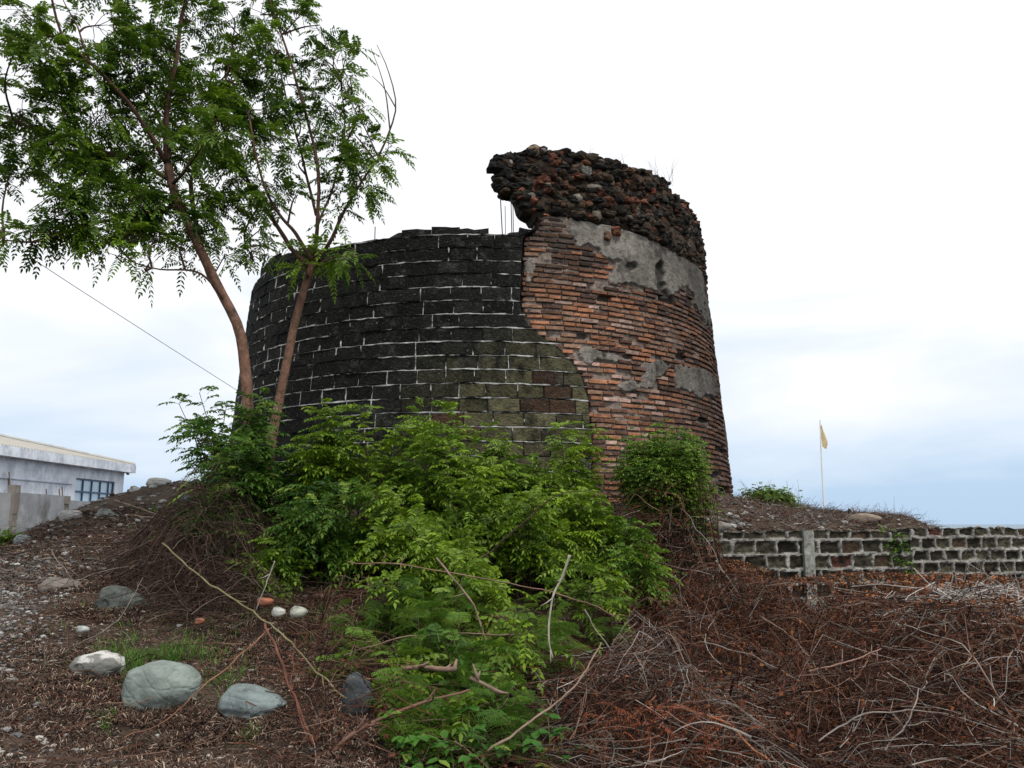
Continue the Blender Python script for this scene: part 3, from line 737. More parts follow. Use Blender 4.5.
# left tree
Y1 = 8.7
tr1 = [(.070, .045, A_([(262, 560, 8.2), (255, 500, 8.4), (249, 430, 8.6), (246, 375, 8.7), (239, 330, 8.7), (217, 285, 8.7), (193, 235, 8.65), (175, 195, 8.6), (168, 165, 8.6)])),
       (.040, .026, A_([(228, 305, 8.72), (212, 280, 8.85), (203, 255, 8.95), (194, 215, 9.0), (190, 180, 9.0)]))]
def cl(px, py, Y, rpx, n, ry=None):
    rm = rpx * Y / F; return (at(px, py, Y), (rm, rm * 1.2, (ry or rpx) * Y / F * .85), n)
brs1 = [(.040, .014, A_([(168, 168, 8.6), (166, 120, 8.6), (175, 60, 8.6), (185, 0, 8.6), (190, -60, 8.6)])),
        (.030, .010, A_([(168, 165, 8.6), (140, 120, 8.3), (100, 70, 8.0), (60, 30, 7.8), (45, -40, 7.6)])),
        (.030, .010, A_([(170, 180, 8.6), (130, 160, 8.5), (60, 140, 8.4), (10, 120, 8.3), (-60, 90, 8.2)])),
        (.026, .008, A_([(180, 205, 8.6), (140, 215, 8.4), (90, 225, 8.2), (40, 240, 8.0), (5, 240, 7.9)])),
        (.020, .008, A_([(190, 185, 9.0), (205, 130, 9.1), (225, 80, 9.2), (235, 20, 9.3)])),
        (.016, .005, A_([(228, 305, 8.7), (200, 272, 8.5), (160, 270, 8.3), (125, 258, 8.1)])),
        (.024, .008, A_([(170, 150, 8.6), (150, 100, 9.2), (120, 60, 9.7), (110, 10, 10)])),
        (.02, .008, A_([(172, 185, 8.6), (200, 150, 7.9), (215, 120, 7.6)])),
        (.013, .004, A_([(90, 60, 8.0), (75, 25, 8.0), (58, -10, 8.0)]))]
cls1 = [cl(*a) for a in [
 (20, 15, 7.8, 34, 60), (45, 60, 7.9, 34, 70), (15, 50, 7.7, 26, 40), (100, 25, 8.2, 34, 60), (140, 20, 8.6, 32, 60), (135, 62, 8.4, 34, 80), (95, 75, 8.2, 34, 80), (170, 60, 8.7, 34, 80), (190, 20, 8.9, 30, 50),
 (60, 100, 8.1, 34, 70), (20, 110, 8.2, 30, 70), (-20, 90, 8.2, 34, 60), (100, 115, 8.4, 40, 110), (150, 110, 8.7, 40, 120), (190, 100, 8.9, 34, 90), (222, 105, 9.0, 22, 45), (235, 75, 9.2, 16, 22),
 (30, 145, 8.3, 34, 75), (75, 150, 8.3, 34, 90), (120, 160, 8.4, 38, 120), (165, 160, 8.6, 34, 90), (205, 150, 8.9, 32, 85), (225, 170, 9.0, 20, 40), (12, 165, 8.1, 22, 35), (-20, 150, 8.2, 30, 50),
 (90, 190, 8.2, 34, 110), (130, 200, 8.4, 36, 120), (165, 205, 8.5, 24, 50), (60, 215, 8.0, 30, 80), (95, 225, 8.2, 28, 65), (30, 232, 7.9, 20, 34), (130, 235, 8.3, 26, 40), (5, 235, 7.9, 12, 14), (200, 195, 8.9, 24, 55), (218, 215, 9.0, 22, 45),
 (205, 240, 9.0, 22, 32), (225, 255, 8.9, 16, 16), (115, 255, 8.1, 14, 10), (150, 262, 8.3, 10, 5), (185, 250, 8.6, 18, 18), (155, 240, 8.4, 18, 22), (-30, 30, 8, 34, 50), (-50, 120, 8.2, 40, 60), (80, -30, 8.2, 40, 60), (160, -30, 8.6, 40, 60), (215, 130, 7.8, 26, 50), (200, 85, 9, 26, 50)]]
tree('slender_tree', tr1, brs1, cls1, 'slender neem-like tree leaning left with the larger dense dark crown', 'trees in front of the tower')
# right tree
tr2 = [(.058, .042, A_([(262, 535, 8.7), (268, 470, 8.9), (277, 410, 9.0), (290, 345, 9.1), (301, 300, 9.1), (313, 264, 9.1)]))]
brs2 = [(.032, .012, A_([(311, 268, 9.1), (292, 248, 9.1), (270, 215, 9.2), (250, 185, 9.3), (228, 140, 9.4), (210, 90, 9.4)])),
        (.026, .010, A_([(313, 262, 9.1), (298, 235, 9.0), (280, 215, 8.9), (262, 180, 8.8), (250, 120, 8.8)])),
        (.026, .009, A_([(315, 258, 9.1), (318, 220, 9.1), (317, 170, 9.15), (308, 120, 9.2), (290, 60, 9.2), (270, 0, 9.3), (262, -50, 9.3)])),
        (.028, .009, A_([(317, 262, 9.1), (332, 240, 9.0), (345, 210, 8.95), (362, 180, 8.9), (380, 155, 8.9)])),
        (.018, .007, A_([(316, 215, 9.1), (300, 150, 9.5), (285, 90, 9.7), (265, 30, 9.9)])),
        (.016, .006, A_([(318, 225, 9.1), (335, 180, 9.3), (345, 130, 9.4), (340, 80, 9.5)])),
        (.015, .005, A_([(313, 268, 9.1), (335, 258, 8.8), (360, 256, 8.6)])),
        (.015, .005, A_([(262, 200, 9.3), (245, 235, 9.2), (255, 262, 9.1)]))]
bare2 = [(.014, .004, A_([(378, 157, 8.9), (388, 135, 8.9), (396, 105, 8.9), (388, 70, 8.9), (377, 45, 8.9)])),
         (.010, .003, A_([(390, 130, 8.9), (386, 95, 8.9), (380, 72, 8.9), (371, 48, 8.9)])),
         (.009, .003, A_([(396, 108, 8.9), (384, 88, 8.9), (372, 76, 8.9)])),
         (.010, .003, A_([(378, 157, 8.9), (366, 130, 8.9), (350, 100, 8.9), (325, 40, 8.9), (320, 25, 8.9)])),
         (.006, .002, A_([(384, 152, 8.9), (392, 152, 8.9), (401, 148, 8.9)]))]
cls2 = [cl(*a) for a in [
 (225, 20, 9.3, 26, 34), (260, 15, 9.3, 30, 50), (300, 15, 9.3, 18, 20), (275, 50, 9.3, 26, 40), (240, 55, 9.3, 22, 28), (215, 60, 9.3, 18, 20), (230, 85, 9.3, 22, 34), (285, 85, 9.3, 26, 44), (325, 60, 9.4, 22, 26), (345, 60, 9.2, 14, 12), (335, 50, 9.4, 16, 12),
 (265, 110, 9.0, 26, 46), (245, 130, 9.1, 26, 46), (300, 120, 9.4, 24, 36), (330, 105, 9.4, 22, 32), (350, 75, 9.3, 14, 12), (360, 105, 9.0, 12, 10), (270, 150, 9.0, 26, 40), (240, 175, 9.2, 22, 34), (335, 145, 9.3, 24, 36), (355, 135, 9.0, 16, 20), (300, 160, 9.3, 18, 20),
 (350, 165, 8.9, 18, 26), (372, 160, 8.9, 14, 16), (360, 190, 8.9, 14, 16), (268, 190, 9.0, 22, 30), (250, 205, 9.1, 18, 20), (298, 195, 9.0, 16, 12), (335, 190, 9.2, 16, 16), (262, 228, 9.2, 14, 12), (250, 245, 9.1, 14, 12), (320, 258, 9.0, 16, 18), (350, 258, 8.6, 14, 10), (300, 250, 9.1, 14, 10), (340, 215, 9.0, 12, 8), (388, 150, 8.9, 8, 5), (275, 80, 9.6, 24, 30), (258, -20, 9.3, 30, 40), (300, 262, 9, 12, 10), (320, 25, 9.3, 14, 12), (227, 120, 9.3, 18, 24)]]
tree('slender_tree', tr2, brs2, cls2, 'slender forked tree leaning right before the dark block wall, thinner crown and bare twigs', 'trees in front of the tower', bare=bare2, dens=1.4)

# ------------------------------------------------------------------ shrubs
def shrub(name, px, py, Y, rpx, rpy, nst, nlf, label, group=None, L=(.18, .30), pairs=6, ll=.066, lw=.0125, lo=(.028, .085, .012), hi=(.15, .29, .025), young=.12, base=None, depth=.5, stemc=(.07, .055, .03), cat='shrub', lift=.0):
    c = at(px, py, Y); rx, rz = rpx * Y / F, rpy * Y / F
    bx, by = (c[0], c[1]) if base is None else base
    g = float(terr(bx, by)); b = np.array([bx, by, g])
    r = empty(name, b, label, cat, group)
    st = MB(); lf = MB(); LP, LD = [], []
    for j in range(nst):
        u = nrm(rng.normal(size=3)); u[2] = u[2] * .8 + .15
        tip = c + u * np.array([rx, depth, rz]) * rng.uniform(.35, 1.0)
        if j % 7 == 0 and name == 'shrub': tip[2] = c[2] + rz * rng.uniform(.9, 1.2); tip[0] = c[0] + rx * rng.uniform(-.8, .8)
        tip[2] = max(tip[2], float(terr(tip[0], tip[1], False)) + .08)
        s = b + np.array([rng.normal(0, .06 + rx * .2), rng.normal(0, .08), -.03])
        m_ = s * .5 + tip * .5 + np.array([0, 0, .12 * np.linalg.norm(tip - s)]) + rng.normal(0, .04, 3)
        q = smooth_path([s, m_, tip], 10); tubes(st, q[None], np.linspace(.009, .003, 10)[None], 4, stemc, cap=False)
        k = max(3, int(nlf * 1.7 / nst)); tt = rng.uniform(.3, 1, k) ** .8; tt[-1] = 1; ii = tt * 9; i0 = np.minimum(ii.astype(int), 8); fp = (ii - i0)[:, None]
        p = q[i0] * (1 - fp) + q[i0 + 1] * fp
        p = p + rng.normal(0, .05, p.shape) * (tt < .99)[:, None]
        ax = nrm(tip - m_); ang = rng.uniform(0, 6.28, k); a1 = nrm(np.cross(ax, [.3, .2, 1])); a2 = np.cross(ax, a1)
        d = nrm(ax * .55 + a1 * np.cos(ang)[:, None] + a2 * np.sin(ang)[:, None] + np.array([0, 0, .25]))
        LP.append(p); LD.append(d)
    LP = np.concatenate(LP); LD = np.concatenate(LD); n = len(LP)
    gz = terr(LP[:, 0], LP[:, 1], False); LP[:, 2] = np.maximum(LP[:, 2], gz + .06)
    pinnate(lf, LP, LD, rng.uniform(*L, n), pairs, ll, lw, tone_mix(n, LP, lo, hi, young), droop=.45)
    st.build('stem', M['bark'], r); lf.build('foliage', M['leaf'], r)
    return r
G = 'leafy shrubs at the foot of the tower'
SH = [
 (208, 438, 8.6, 42, 34, 16, 150, 'airy shrub with drooping leaves against the sky at the left foot of the trees', (-2.9, 8.4)),
 (248, 470, 8.3, 40, 60, 20, 330, 'dark green shrub wrapped round the lower trunks', None),
 (235, 520, 8.0, 40, 34, 16, 260, 'shrub below the left trunk at the edge of the dead bramble', None),
 (335, 470, 8.6, 44, 52, 20, 360, 'tall shrub right of the trunks before the blackened wall', None),
 (325, 540, 7.8, 50, 50, 22, 420, 'dark low shrub below the forked trunk', None),
 (392, 480, 8.8, 36, 44, 16, 260, 'upright shrub with a bare reddish tip, left of the tallest shrub', None),
 (436, 478, 8.4, 34, 64, 20, 330, 'tallest bright yellow-green shrub before the block wall', None),
 (400, 540, 7.7, 48, 44, 22, 400, 'mid green shrub in the middle of the thicket', None),
 (468, 520, 8.3, 44, 50, 20, 330, 'feathery shrub right of the tallest shrub', None),
 (500, 470, 8.9, 28, 36, 12, 130, 'loose shrub top with reddish tips against the olive blocks', None),
 (528, 545, 7.9, 50, 44, 22, 380, 'spreading shrub below the crack between block and brick', None),
 (570, 485, 9.0, 38, 50, 18, 280, 'shrub covering the foot of the crack, left of the round bush', None),
 (590, 540, 8.4, 46, 42, 20, 340, 'shrub below and left of the round bush', None),
 (635, 565, 8.0, 36, 32, 14, 190, 'low shrub at the edge of the dead brush heap', None),
 (310, 500, 8.9, 50, 50, 14, 240, 'shrub filling the gap behind the trunks', None),
 (522, 492, 9.4, 36, 22, 14, 200, 'low dark growth at the foot of the olive blocks between two taller shrubs', None),
 (405, 612, 6.6, 44, 30, 12, 95, 'loose leafy shoots below the middle of the thicket', None),
 (478, 600, 6.8, 40, 32, 12, 95, 'loose leafy shoots between the tan slanting stick and the upright white stick', None),
 (425, 672, 5.4, 34, 28, 10, 55, 'loose leafy shoots right of the blue-grey boulder', None),
 (505, 655, 5.8, 30, 26, 10, 55, 'loose leafy shoots left of the foot of the upright white stick', None),
 (450, 735, 4.6, 34, 20, 9, 40, 'loose leafy shoots at the bottom edge of the picture', None),
 (590, 590, 7.0, 34, 22, 9, 60, 'loose leafy shoots among the dead brush right of the upright white stick', None),
 (450, 560, 7.3, 50, 30, 16, 240, 'low leafy shrub in front of the thicket', None),
 (280, 575, 7.5, 36, 26, 12, 150, 'low shrub over the two white pebbles', None)]
for a in SH:
    k_sh = SH.index(a)
    bright = {6: ((.06, .14, .012), (.24, .37, .03)), 0: ((.02, .07, .010), (.09, .20, .02)), 1: ((.02, .07, .01), (.10, .20, .02)), 2: ((.018, .06, .01), (.08, .17, .018)), 4: ((.02, .065, .01), (.11, .22, .02)), 14: ((.018, .06, .01), (.09, .18, .018))}.get(k_sh, ((.036, .10, .009), (.24, .36, .022)))
    up_ = 2 if (a[1] < 500 and k_sh not in (0, 1, 14)) else 0
    shrub('shrub', a[0], a[1] - up_, a[2], a[3], a[4] + up_ * .5, a[5], int(a[6] * 1.0), a[7], G, base=a[8], lo=bright[0], hi=bright[1])
shrub('round_bush', 661, 467, 9.5, 47, 45, 220, 5000, 'dense rounded bush with small leaves against the red brick', L=(.07, .13), pairs=3, ll=.042, lw=.010, depth=.5, young=.16, base=(1.78, 9.6), lo=(.035, .095, .012), hi=(.19, .32, .03))
shrub('sprig', 700, 478, 9.6, 14, 22, 10, 110, 'thin yellowish sprig on the right side of the round bush', L=(.06, .11), pairs=3, ll=.04, lw=.009, depth=.2, young=.4, cat='plant')
shrub('wall_vine', 893, 545, 11.1, 18, 15, 14, 130, 'green creeper hanging over the retaining wall', L=(.06, .11), pairs=3, ll=.035, lw=.012, depth=.1, young=.4, base=(5.45, 11.35), cat='plant')
shrub('weed', 773, 503, 12.4, 30, 14, 34, 420, 'bright green weed tuft on the mound beside the tower foot', L=(.05, .10), pairs=3, ll=.04, lw=.009, depth=.35, young=.6, hi=(.2, .30, .05), cat='plant')
shrub('weed', 2, 547, 9.9, 12, 10, 10, 90, 'yellow-green weed at the left edge below the concrete fence', L=(.05, .1), pairs=3, ll=.05, lw=.014, depth=.2, young=.6, hi=(.2, .30, .05), cat='plant')
shrub('weed', 158, 540, 8.4, 10, 7, 6, 34, 'small lime green weed on the bramble at left', L=(.04, .08), pairs=3, ll=.03, lw=.01, depth=.1, young=.9, cat='plant')
shrub('weed', 735, 600, 9.2, 14, 8, 6, 20, 'small green weed poking out of the dead brush below the wall', L=(.04, .08), pairs=3, ll=.03, lw=.008, depth=.1, cat='plant')

# feathery bipinnate saplings in the foreground
def feather(px, py, Y, rpx, rpy, nl, label, base=None, lf_L=(.13, .22)):
    c = at(px, py, Y); g = float(terr(c[0], c[1])) if base is None else base
    b = np.array([c[0], c[1], float(terr(c[0], c[1]))])
    r = empty('feathery_sapling', b, label, 'sapling', 'feathery saplings in the foreground')
    st = MB(); lf = MB(); rx, rz = rpx * Y / F, rpy * Y / F
    ns = max(3, nl // 7); LP, LD = [], []
    for j in range(ns):
        tip = c + nrm(rng.normal(size=3)) * [rx, .3, rz] * rng.uniform(.3, 1)
        tip[2] = max(tip[2], float(terr(tip[0], tip[1], False)) + .06)
        s = b + [rng.normal(0, .08), rng.normal(0, .08), -.02]
        q = smooth_path([s, (s + tip) / 2 + rng.normal(0, .05, 3), tip], 9); tubes(st, q[None], np.linspace(.006, .002, 9)[None], 4, (.08, .07, .03), cap=False)
        k = nl // ns + 1; ii = rng.uniform(3, 8, k).astype(int); ii[-1] = 8
        LP.append(q[ii]); LD.append(nrm(nrm(tip - s) * .4 + rng.normal(0, 1, (k, 3)) * [1, .8, .4] + [0, 0, .3]))
    LP = np.concatenate(LP); LD = np.concatenate(LD); n = len(LP); L = rng.uniform(*lf_L, n)
    S = nrm(np.cross(LD, [0, 0, 1.])); N = np.cross(S, LD)
    tone = tone_mix(n, LP, (.05, .13, .014), (.19, .33, .035), .12)
    def pt(t): return LP + LD * (L * t)[:, None] + np.array([0, 0, -1.]) * (L * .5 * t * t)[:, None]
    tubes(lf, np.stack([pt(0), pt(.5), pt(1)], 1), np.tile([.002, .0016, .001], (n, 1)), 3, (.14, .17, .05), cap=False)
    for t in np.linspace(.25, 1, 5):
        for sg in (-1, 1):
            d = nrm(S * sg + LD * .55 + np.array([0, 0, -.25]) + rng.normal(0, .12, (n, 3)))
            p = pt(t); PL = L * .42 * math.sin(math.pi * (.2 + .55 * t)); s2 = nrm(np.cross(d, N))
            for u in np.linspace(.12, 1, 8):
                bb_ = p + d * (PL * u)[:, None] + np.array([0, 0, -1.]) * (PL * .25 * u * u)[:, None]
                for s3 in (-1, 1):
                    leaflets(lf, bb_, nrm(s2 * s3 + d * .35), N, rng.uniform(.012, .018, n), np.full(n, .0037), tone * rng.uniform(.7, 1.2, (n, 1)), False, .1)
    st.build('stem', M['bark'], r); lf.build('foliage', M['leaf'], r)
for a in [(440, 715, 4.7, 40, 24, 60, 'feathery sapling above the broad-leaved weeds at the bottom'), (520, 705, 4.9, 34, 26, 50, 'feathery sapling left of the pale rising stick at the bottom'), (480, 665, 5.3, 40, 22, 55, 'feathery sapling around the short thick stick'), (500, 735, 4.5, 30, 20, 34, 'feathery sapling over the lower end of the pale rising stick'), (430, 618, 6.0, 40, 22, 55, 'feathery sapling beside the tan slanting stick'), (400, 590, 6.4, 40, 26, 60, 'feathery sapling below the middle of the thicket, beside a pale slanting twig'), (455, 600, 6.2, 36, 24, 55, 'feathery sapling behind the crossing dry stems'), (350, 610, 6.2, 36, 20, 45, 'feathery sapling near the long green stem'),
          (440, 645, 5.6, 34, 26, 55, 'feathery sapling in the centre of the foreground'), (500, 640, 5.7, 32, 30, 50, 'feathery sapling left of the upright white stick'), (395, 690, 4.9, 36, 20, 50, 'feathery sapling right of the blue-grey boulder'), (470, 690, 5.0, 36, 22, 50, 'feathery sapling above the broken pale stick'),
          (560, 630, 5.9, 28, 20, 36, 'feathery sapling right of the upright white stick'), (420, 735, 4.5, 36, 18, 36, 'feathery sapling at the bottom edge'), (540, 600, 6.4, 34, 18, 40, 'feathery sapling behind the upright white stick'), (345, 648, 5.6, 26, 16, 26, 'small feathery sapling above the blue-grey boulder'), (610, 598, 6.8, 26, 14, 26, 'feathery sapling at the edge of the dead brush')]:
    feather(*a)
# broad-leaved weeds low in front
def broad(px, py, Y, n, label):
    c = at(px, py, Y); b = np.array([c[0], c[1], float(terr(c[0], c[1]))]); r = empty('broad_leaved_weed', b, label, 'weed', 'broad leaved weeds in the foreground')
    st = MB(); lf = MB()
    T = c + rng.normal(0, 1, (n, 3)) * [.09, .09, .06]; T[:, 2] = np.maximum(T[:, 2], b[2] + .05)
    tubes(st, np.stack([np.tile(b, (n, 1)), (T + b) / 2 + [0, 0, .03], T], 1), np.tile([.003, .0025, .0015], (n, 1)), 4, (.09, .12, .03), cap=False)
    for s in (-1, 0, 1):
        d = nrm(rng.normal(0, 1, (n, 3)) * [1, 1, .25] + [s * .5, -.3, -.1]); leaflets(lf, T, d, nrm(np.tile([0, -.3, 1.], (n, 1)) + rng.normal(0, .2, (n, 3))), rng.uniform(.05, .085, n), rng.uniform(.018, .028, n), tone_mix(n, T, (.035, .12, .014), (.09, .23, .025), .1), True, .2)
    st.build('stem', M['bark'], r); lf.build('foliage', M['leaf'], r)
broad(414, 742, 4.35, 22, 'bright broad-leaved weed at the bottom, leftmost of the weeds by the stick ends')
broad(470, 738, 4.4, 18, 'broad-leaved weed under the broken pale stick')
broad(552, 745, 4.3, 12, 'small broad-leaved weed at the bottom centre')
broad(455, 765, 4.15, 12, 'broad-leaved weed cut by the bottom edge of the picture')

# ------------------------------------------------------------------ dead brush
def wall_side(x, y):  # keep brush in front of the walls
    yl = np.interp(x, [WA[0], WB[0], WB[0] + .05, WC_[0] + .5, WD[0]], [WA[1], WB[1], WC_[1], WC_[1], WD[1]])
    return y < yl - .12
def region(n, px0, px1, Y0, Y1):
    Y = np.sqrt(rng.uniform(Y0 ** 2, Y1 ** 2, n)); px = rng.uniform(px0, px1, n)
    return (px - 512) / F * Y * 1.02, Y
def brush_h(x, y):
    """height of the dead brush above the ground"""
    px = 512 + F * x / y
    P = np.stack([x, y, 0 * x], -1)
    h = .16 + .46 * sstep(560, 700, px) * sstep(3.8, 5.5, y) * (1 - .35 * sstep(8, 10, y) * sstep(760, 860, px))
    h = h * (1 - .72 * sstep(8.6, 9.6, y) * sstep(700, 790, px))
    h = h + .20 * np.exp(-((px - 680) / 50) ** 2 - ((y - 8.6) / 1.1) ** 2)
    h = h * (.25 + 1.5 * sstep(.3, .7, fbm(P, 1.3, 3, 77)))
    b = .85 * np.exp(-((px - 212) / 52) ** 2 - ((y - 7.8) / .9) ** 2)
    return np.where(px < 330, .07 + b, h)
def sticks(n, reg, L, rad, cols, curl=.5, zlim=(0, 1), flat=.35, m=8, sides=3, mb=None, keep=None, updir=0.):
    x, y = region(n, *reg)
    k = wall_side(x, y)
    if keep is not None: k &= keep(x, y)
    x, y = x[k], y[k]; n = len(x)
    h = brush_h(x, y); z = terr(x, y, False) + h * rng.uniform(*zlim, n)
    d = nrm(rng.normal(0, 1, (n, 3)) * [1, .8, flat] + [0, 0, updir]); ln = rng.uniform(*L, n) * rng.uniform(.5, 1, n)
    cv = rng.normal(0, 1, (n, 3)) * curl * [1, 1, .6]
    P = np.zeros((n, m, 3)); P[:, 0] = np.stack([x, y, z], -1) - d * ln[:, None] * .5
    dd = d.copy()
    for i in range(1, m):
        dd = nrm(dd + cv / m + rng.normal(0, .13, (n, 3))); P[:, i] = P[:, i - 1] + dd * (ln / (m - 1))[:, None]
    gz = terr(P[..., 0], P[..., 1], False) + .005
    hz = brush_h(P[..., 0], np.maximum(P[..., 1], 1)) * 1.15 + .04 + gz
    P[..., 2] = np.clip(P[..., 2], gz, np.maximum(hz, gz + .02) + .1 * (updir > 0) + 3 * (updir > .5))
    P[..., 2] = zcap(P[..., 0], P[..., 1], P[..., 2])
    yw = np.interp(P[..., 0], [WA[0], WB[0], WB[0] + .05, WC_[0] + .5, WD[0]], [WA[1], WB[1], WC_[1], WC_[1], WD[1]]) - .1
    P[..., 1] = np.minimum(P[..., 1], np.where(P[..., 0] > WA[0] - .3, yw, 99))
    r_ = rng.uniform(*rad, n)[:, None] * np.linspace(1, .35, m)[None]
    cols = np.array(cols); c = cols[rng.integers(0, len(cols), n)] * rng.uniform(.6, 1.3, (n, 1))
    tubes(mb, P, r_, sides, c, cap=False)
brown = [(.09, .040, .025), (.045, .022, .016), (.12, .045, .026), (.016, .010, .008), (.02, .010, .008), (.11, .06, .04), (.20, .12, .085)]
bramble = [(.055, .030, .022), (.035, .020, .016), (.075, .045, .034), (.018, .012, .01), (.12, .09, .07)]
grey = [(.18, .155, .135), (.13, .11, .095), (.30, .27, .24), (.10, .075, .06)]
mb = MB()
sticks(4600, (600, 1080, 5.0, 10.6), (.3, 1.2), (.0022, .0055), brown, .8, (0.05, 1.0), mb=mb)
sticks(3600, (560, 1080, 3.8, 6.0), (.25, .9), (.0018, .0042), brown, .8, (0.05, 1.0), mb=mb)
sticks(420, (600, 1080, 4.2, 9.5), (.3, 1.3), (.002, .0045), grey, .7, (.55, 1.1), mb=mb)
sticks(480, (540, 1080, 3.9, 6.0), (.2, .9), (.002, .005), grey, .8, (.4, 1.05), mb=mb)
sticks(300, (550, 780, 3.9, 6.6), (.3, .9), (.002, .0045), grey, .35, (.5, 1.1), mb=mb)
sticks(34, (560, 1060, 4.0, 8.5), (.4, 1.1), (.006, .011), brown + grey, .5, (.3, .95), mb=mb, sides=5)
sticks(9000, (570, 1080, 4.0, 10.6), (.08, .32), (.0011, .0022), brown, .9, (.3, 1.15), flat=.9, m=5, mb=mb)
# whole dead bushes: stems fanning out of one foot, each with side twigs
def dead_bush(x, y, H, ns, cols):
    b = np.array([x, y, float(terr(x, y, False))])
    n = ns; d = nrm(rng.normal(0, 1, (n, 3)) * [1, 1, .5] + [0, 0, .8]); ln = H * rng.uniform(.6, 1.5, n); m = 9
    P = np.zeros((n, m, 3)); P[:, 0] = b + rng.normal(0, .05, (n, 3)) * [1, 1, 0]; cv = rng.normal(0, .14, (n, 3)) + [0, 0, -.10]
    for i in range(1, m): d = nrm(d + cv + rng.normal(0, .12, (n, 3))); P[:, i] = P[:, i - 1] + d * (ln / (m - 1))[:, None]
    P[..., 2] = np.maximum(P[..., 2], b[2] - .02)
    P[..., 2] = zcap(P[..., 0], P[..., 1], P[..., 2]); P[..., 1] = np.minimum(P[..., 1], wall_y(P[..., 0]) - .06)
    cols = np.array(cols); c = cols[rng.integers(0, len(cols), n)] * rng.uniform(.6, 1.3, (n, 1))
    tubes(mb, P, rng.uniform(.0022, .005, n)[:, None] * np.linspace(1, .35, m), 3, c, cap=False)
    k = 7; a = np.repeat(np.arange(n), k); i = rng.integers(2, m, n * k); p0 = P[a, i]; dd = nrm(nrm(P[a, i] - P[a, i - 1]) + rng.normal(0, .8, (n * k, 3))); l2 = rng.uniform(.05, .22, n * k)
    Q = p0[:, None] + dd[:, None] * (l2[:, None] * np.linspace(0, 1, 4))[..., None] + rng.normal(0, .008, (n * k, 4, 3)) * np.array([0, 1, 1, 1])[None, :, None]
    tubes(mb, Q, np.tile(np.linspace(.0016, .0008, 4), (n * k, 1)), 3, c[a], cap=False)
    return Q[:, -1]
DL = []
for i in range(120):
    Y = math.sqrt(rng.uniform(4.4 ** 2, 10.2 ** 2)); px = rng.uniform(620, 1070); x_, y_ = (px - 512) / F * Y, Y
    if px < 705 and Y > 8.3: continue
    if not wall_side(np.array([x_]), np.array([y_ + .25]))[0]: continue
    e = dead_bush(x_, y_, rng.uniform(.28, .55) * ((.3 if px > 720 else .7) if Y > 8.6 else 1), int(rng.uniform(14, 34)), brown); DL.append(e)
for px, Y, H in [(680, 8.9, .5), (705, 8.7, .4), (660, 8.6, .5), (735, 8.3, .4), (640, 8.0, .5), (700, 8.0, .6), (650, 7.2, .55), (1000, 8.9, .35), (770, 8.0, .5), (840, 8.2, .4), (900, 8.6, .4), (960, 8.8, .4), (880, 9.2, .3), (930, 9.3, .3)]:
    e = dead_bush((px - 512) / F * Y, Y, H, 44, brown); DL.append(e)
DL = np.concatenate(DL)
# upright stalks
sticks(500, (600, 1080, 4.4, 10.3), (.25, .6), (.0016, .003), brown + grey, .4, (.6, 1.0), flat=.5, m=6, mb=mb, updir=.5)
tag(mb.build('dead_brush', M['stick']), 'heap of tangled dry brown brush filling the right foreground', 'brush', kind='stuff')
mb = MB()
sticks(3800, (130, 310, 6.4, 9.2), (.3, 1.1), (.0018, .004), bramble, 1.3, (0, 1.0), mb=mb, keep=lambda x, y: brush_h(x, y) > .13)
sticks(3500, (120, 310, 6.4, 9.2), (.1, .4), (.0012, .002), bramble, 1.5, (.3, 1.1), flat=.9, m=6, mb=mb, keep=lambda x, y: brush_h(x, y) > .13)
tag(mb.build('dead_bramble', M['stick']), 'rounded tangle of dead dark bramble below the trees at left', 'brush', kind='stuff')
mb = MB()
sticks(700, (-60, 330, 4.0, 10.5), (.15, .9), (.0016, .0038), brown + grey[1:2], .6, (0, .8), flat=.15, mb=mb)
sticks(420, (-60, 300, 7.5, 10.8), (.2, .9), (.002, .004), brown + grey, .6, (0, .9), flat=.2, mb=mb)
sticks(1200, (300, 620, 3.9, 7.2), (.2, .9), (.0018, .004), brown + [(.13, .085, .06), (.17, .12, .09)], .6, (0, 1.5), flat=.35, mb=mb)
sticks(2200, (290, 620, 3.9, 8.5), (.06, .3), (.0011, .002), brown, .8, (0, 1.2), flat=.6, m=5, mb=mb)
sticks(700, (620, 930, 10.9, 13), (.1, .5), (.0015, .003), brown + grey, .6, (0, .05), flat=.2, mb=mb)
# on the mound top behind the wall
tag(mb.build('scattered_twigs', M['stick']), 'dry twigs strewn over the slope', 'twigs', kind='stuff')
x, y = region(6000, 690, 930, 10.9, 13.9)
mb = MB(); 
k = y > np.interp(x, [WA[0], WB[0]], [WA[1], WB[1]]) + .15
x, y = x[k], y[k]; n = len(x); z = terr(x, y) + .005
d = nrm(rng.normal(0, 1, (n, 3)) * [1, 1, .35]); d[:, 2] = abs(d[:, 2]); ln = rng.uniform(.06, .3, n)
P = np.stack([x, y, z], -1)[:, None] + d[:, None] * (ln[:, None] * np.linspace(0, 1, 4))[..., None]; P[:, 1:3] += rng.normal(0, .012, (n, 2, 3))
tubes(mb, P, np.tile(np.linspace(.0035, .001, 4), (n, 1)), 3, np.array(brown + grey)[rng.integers(0, 11, n)] * 1.2, cap=False)
tag(mb.build('mound_litter', M['stick']), 'dry plant litter on the mound behind the retaining wall', 'litter', kind='stuff')

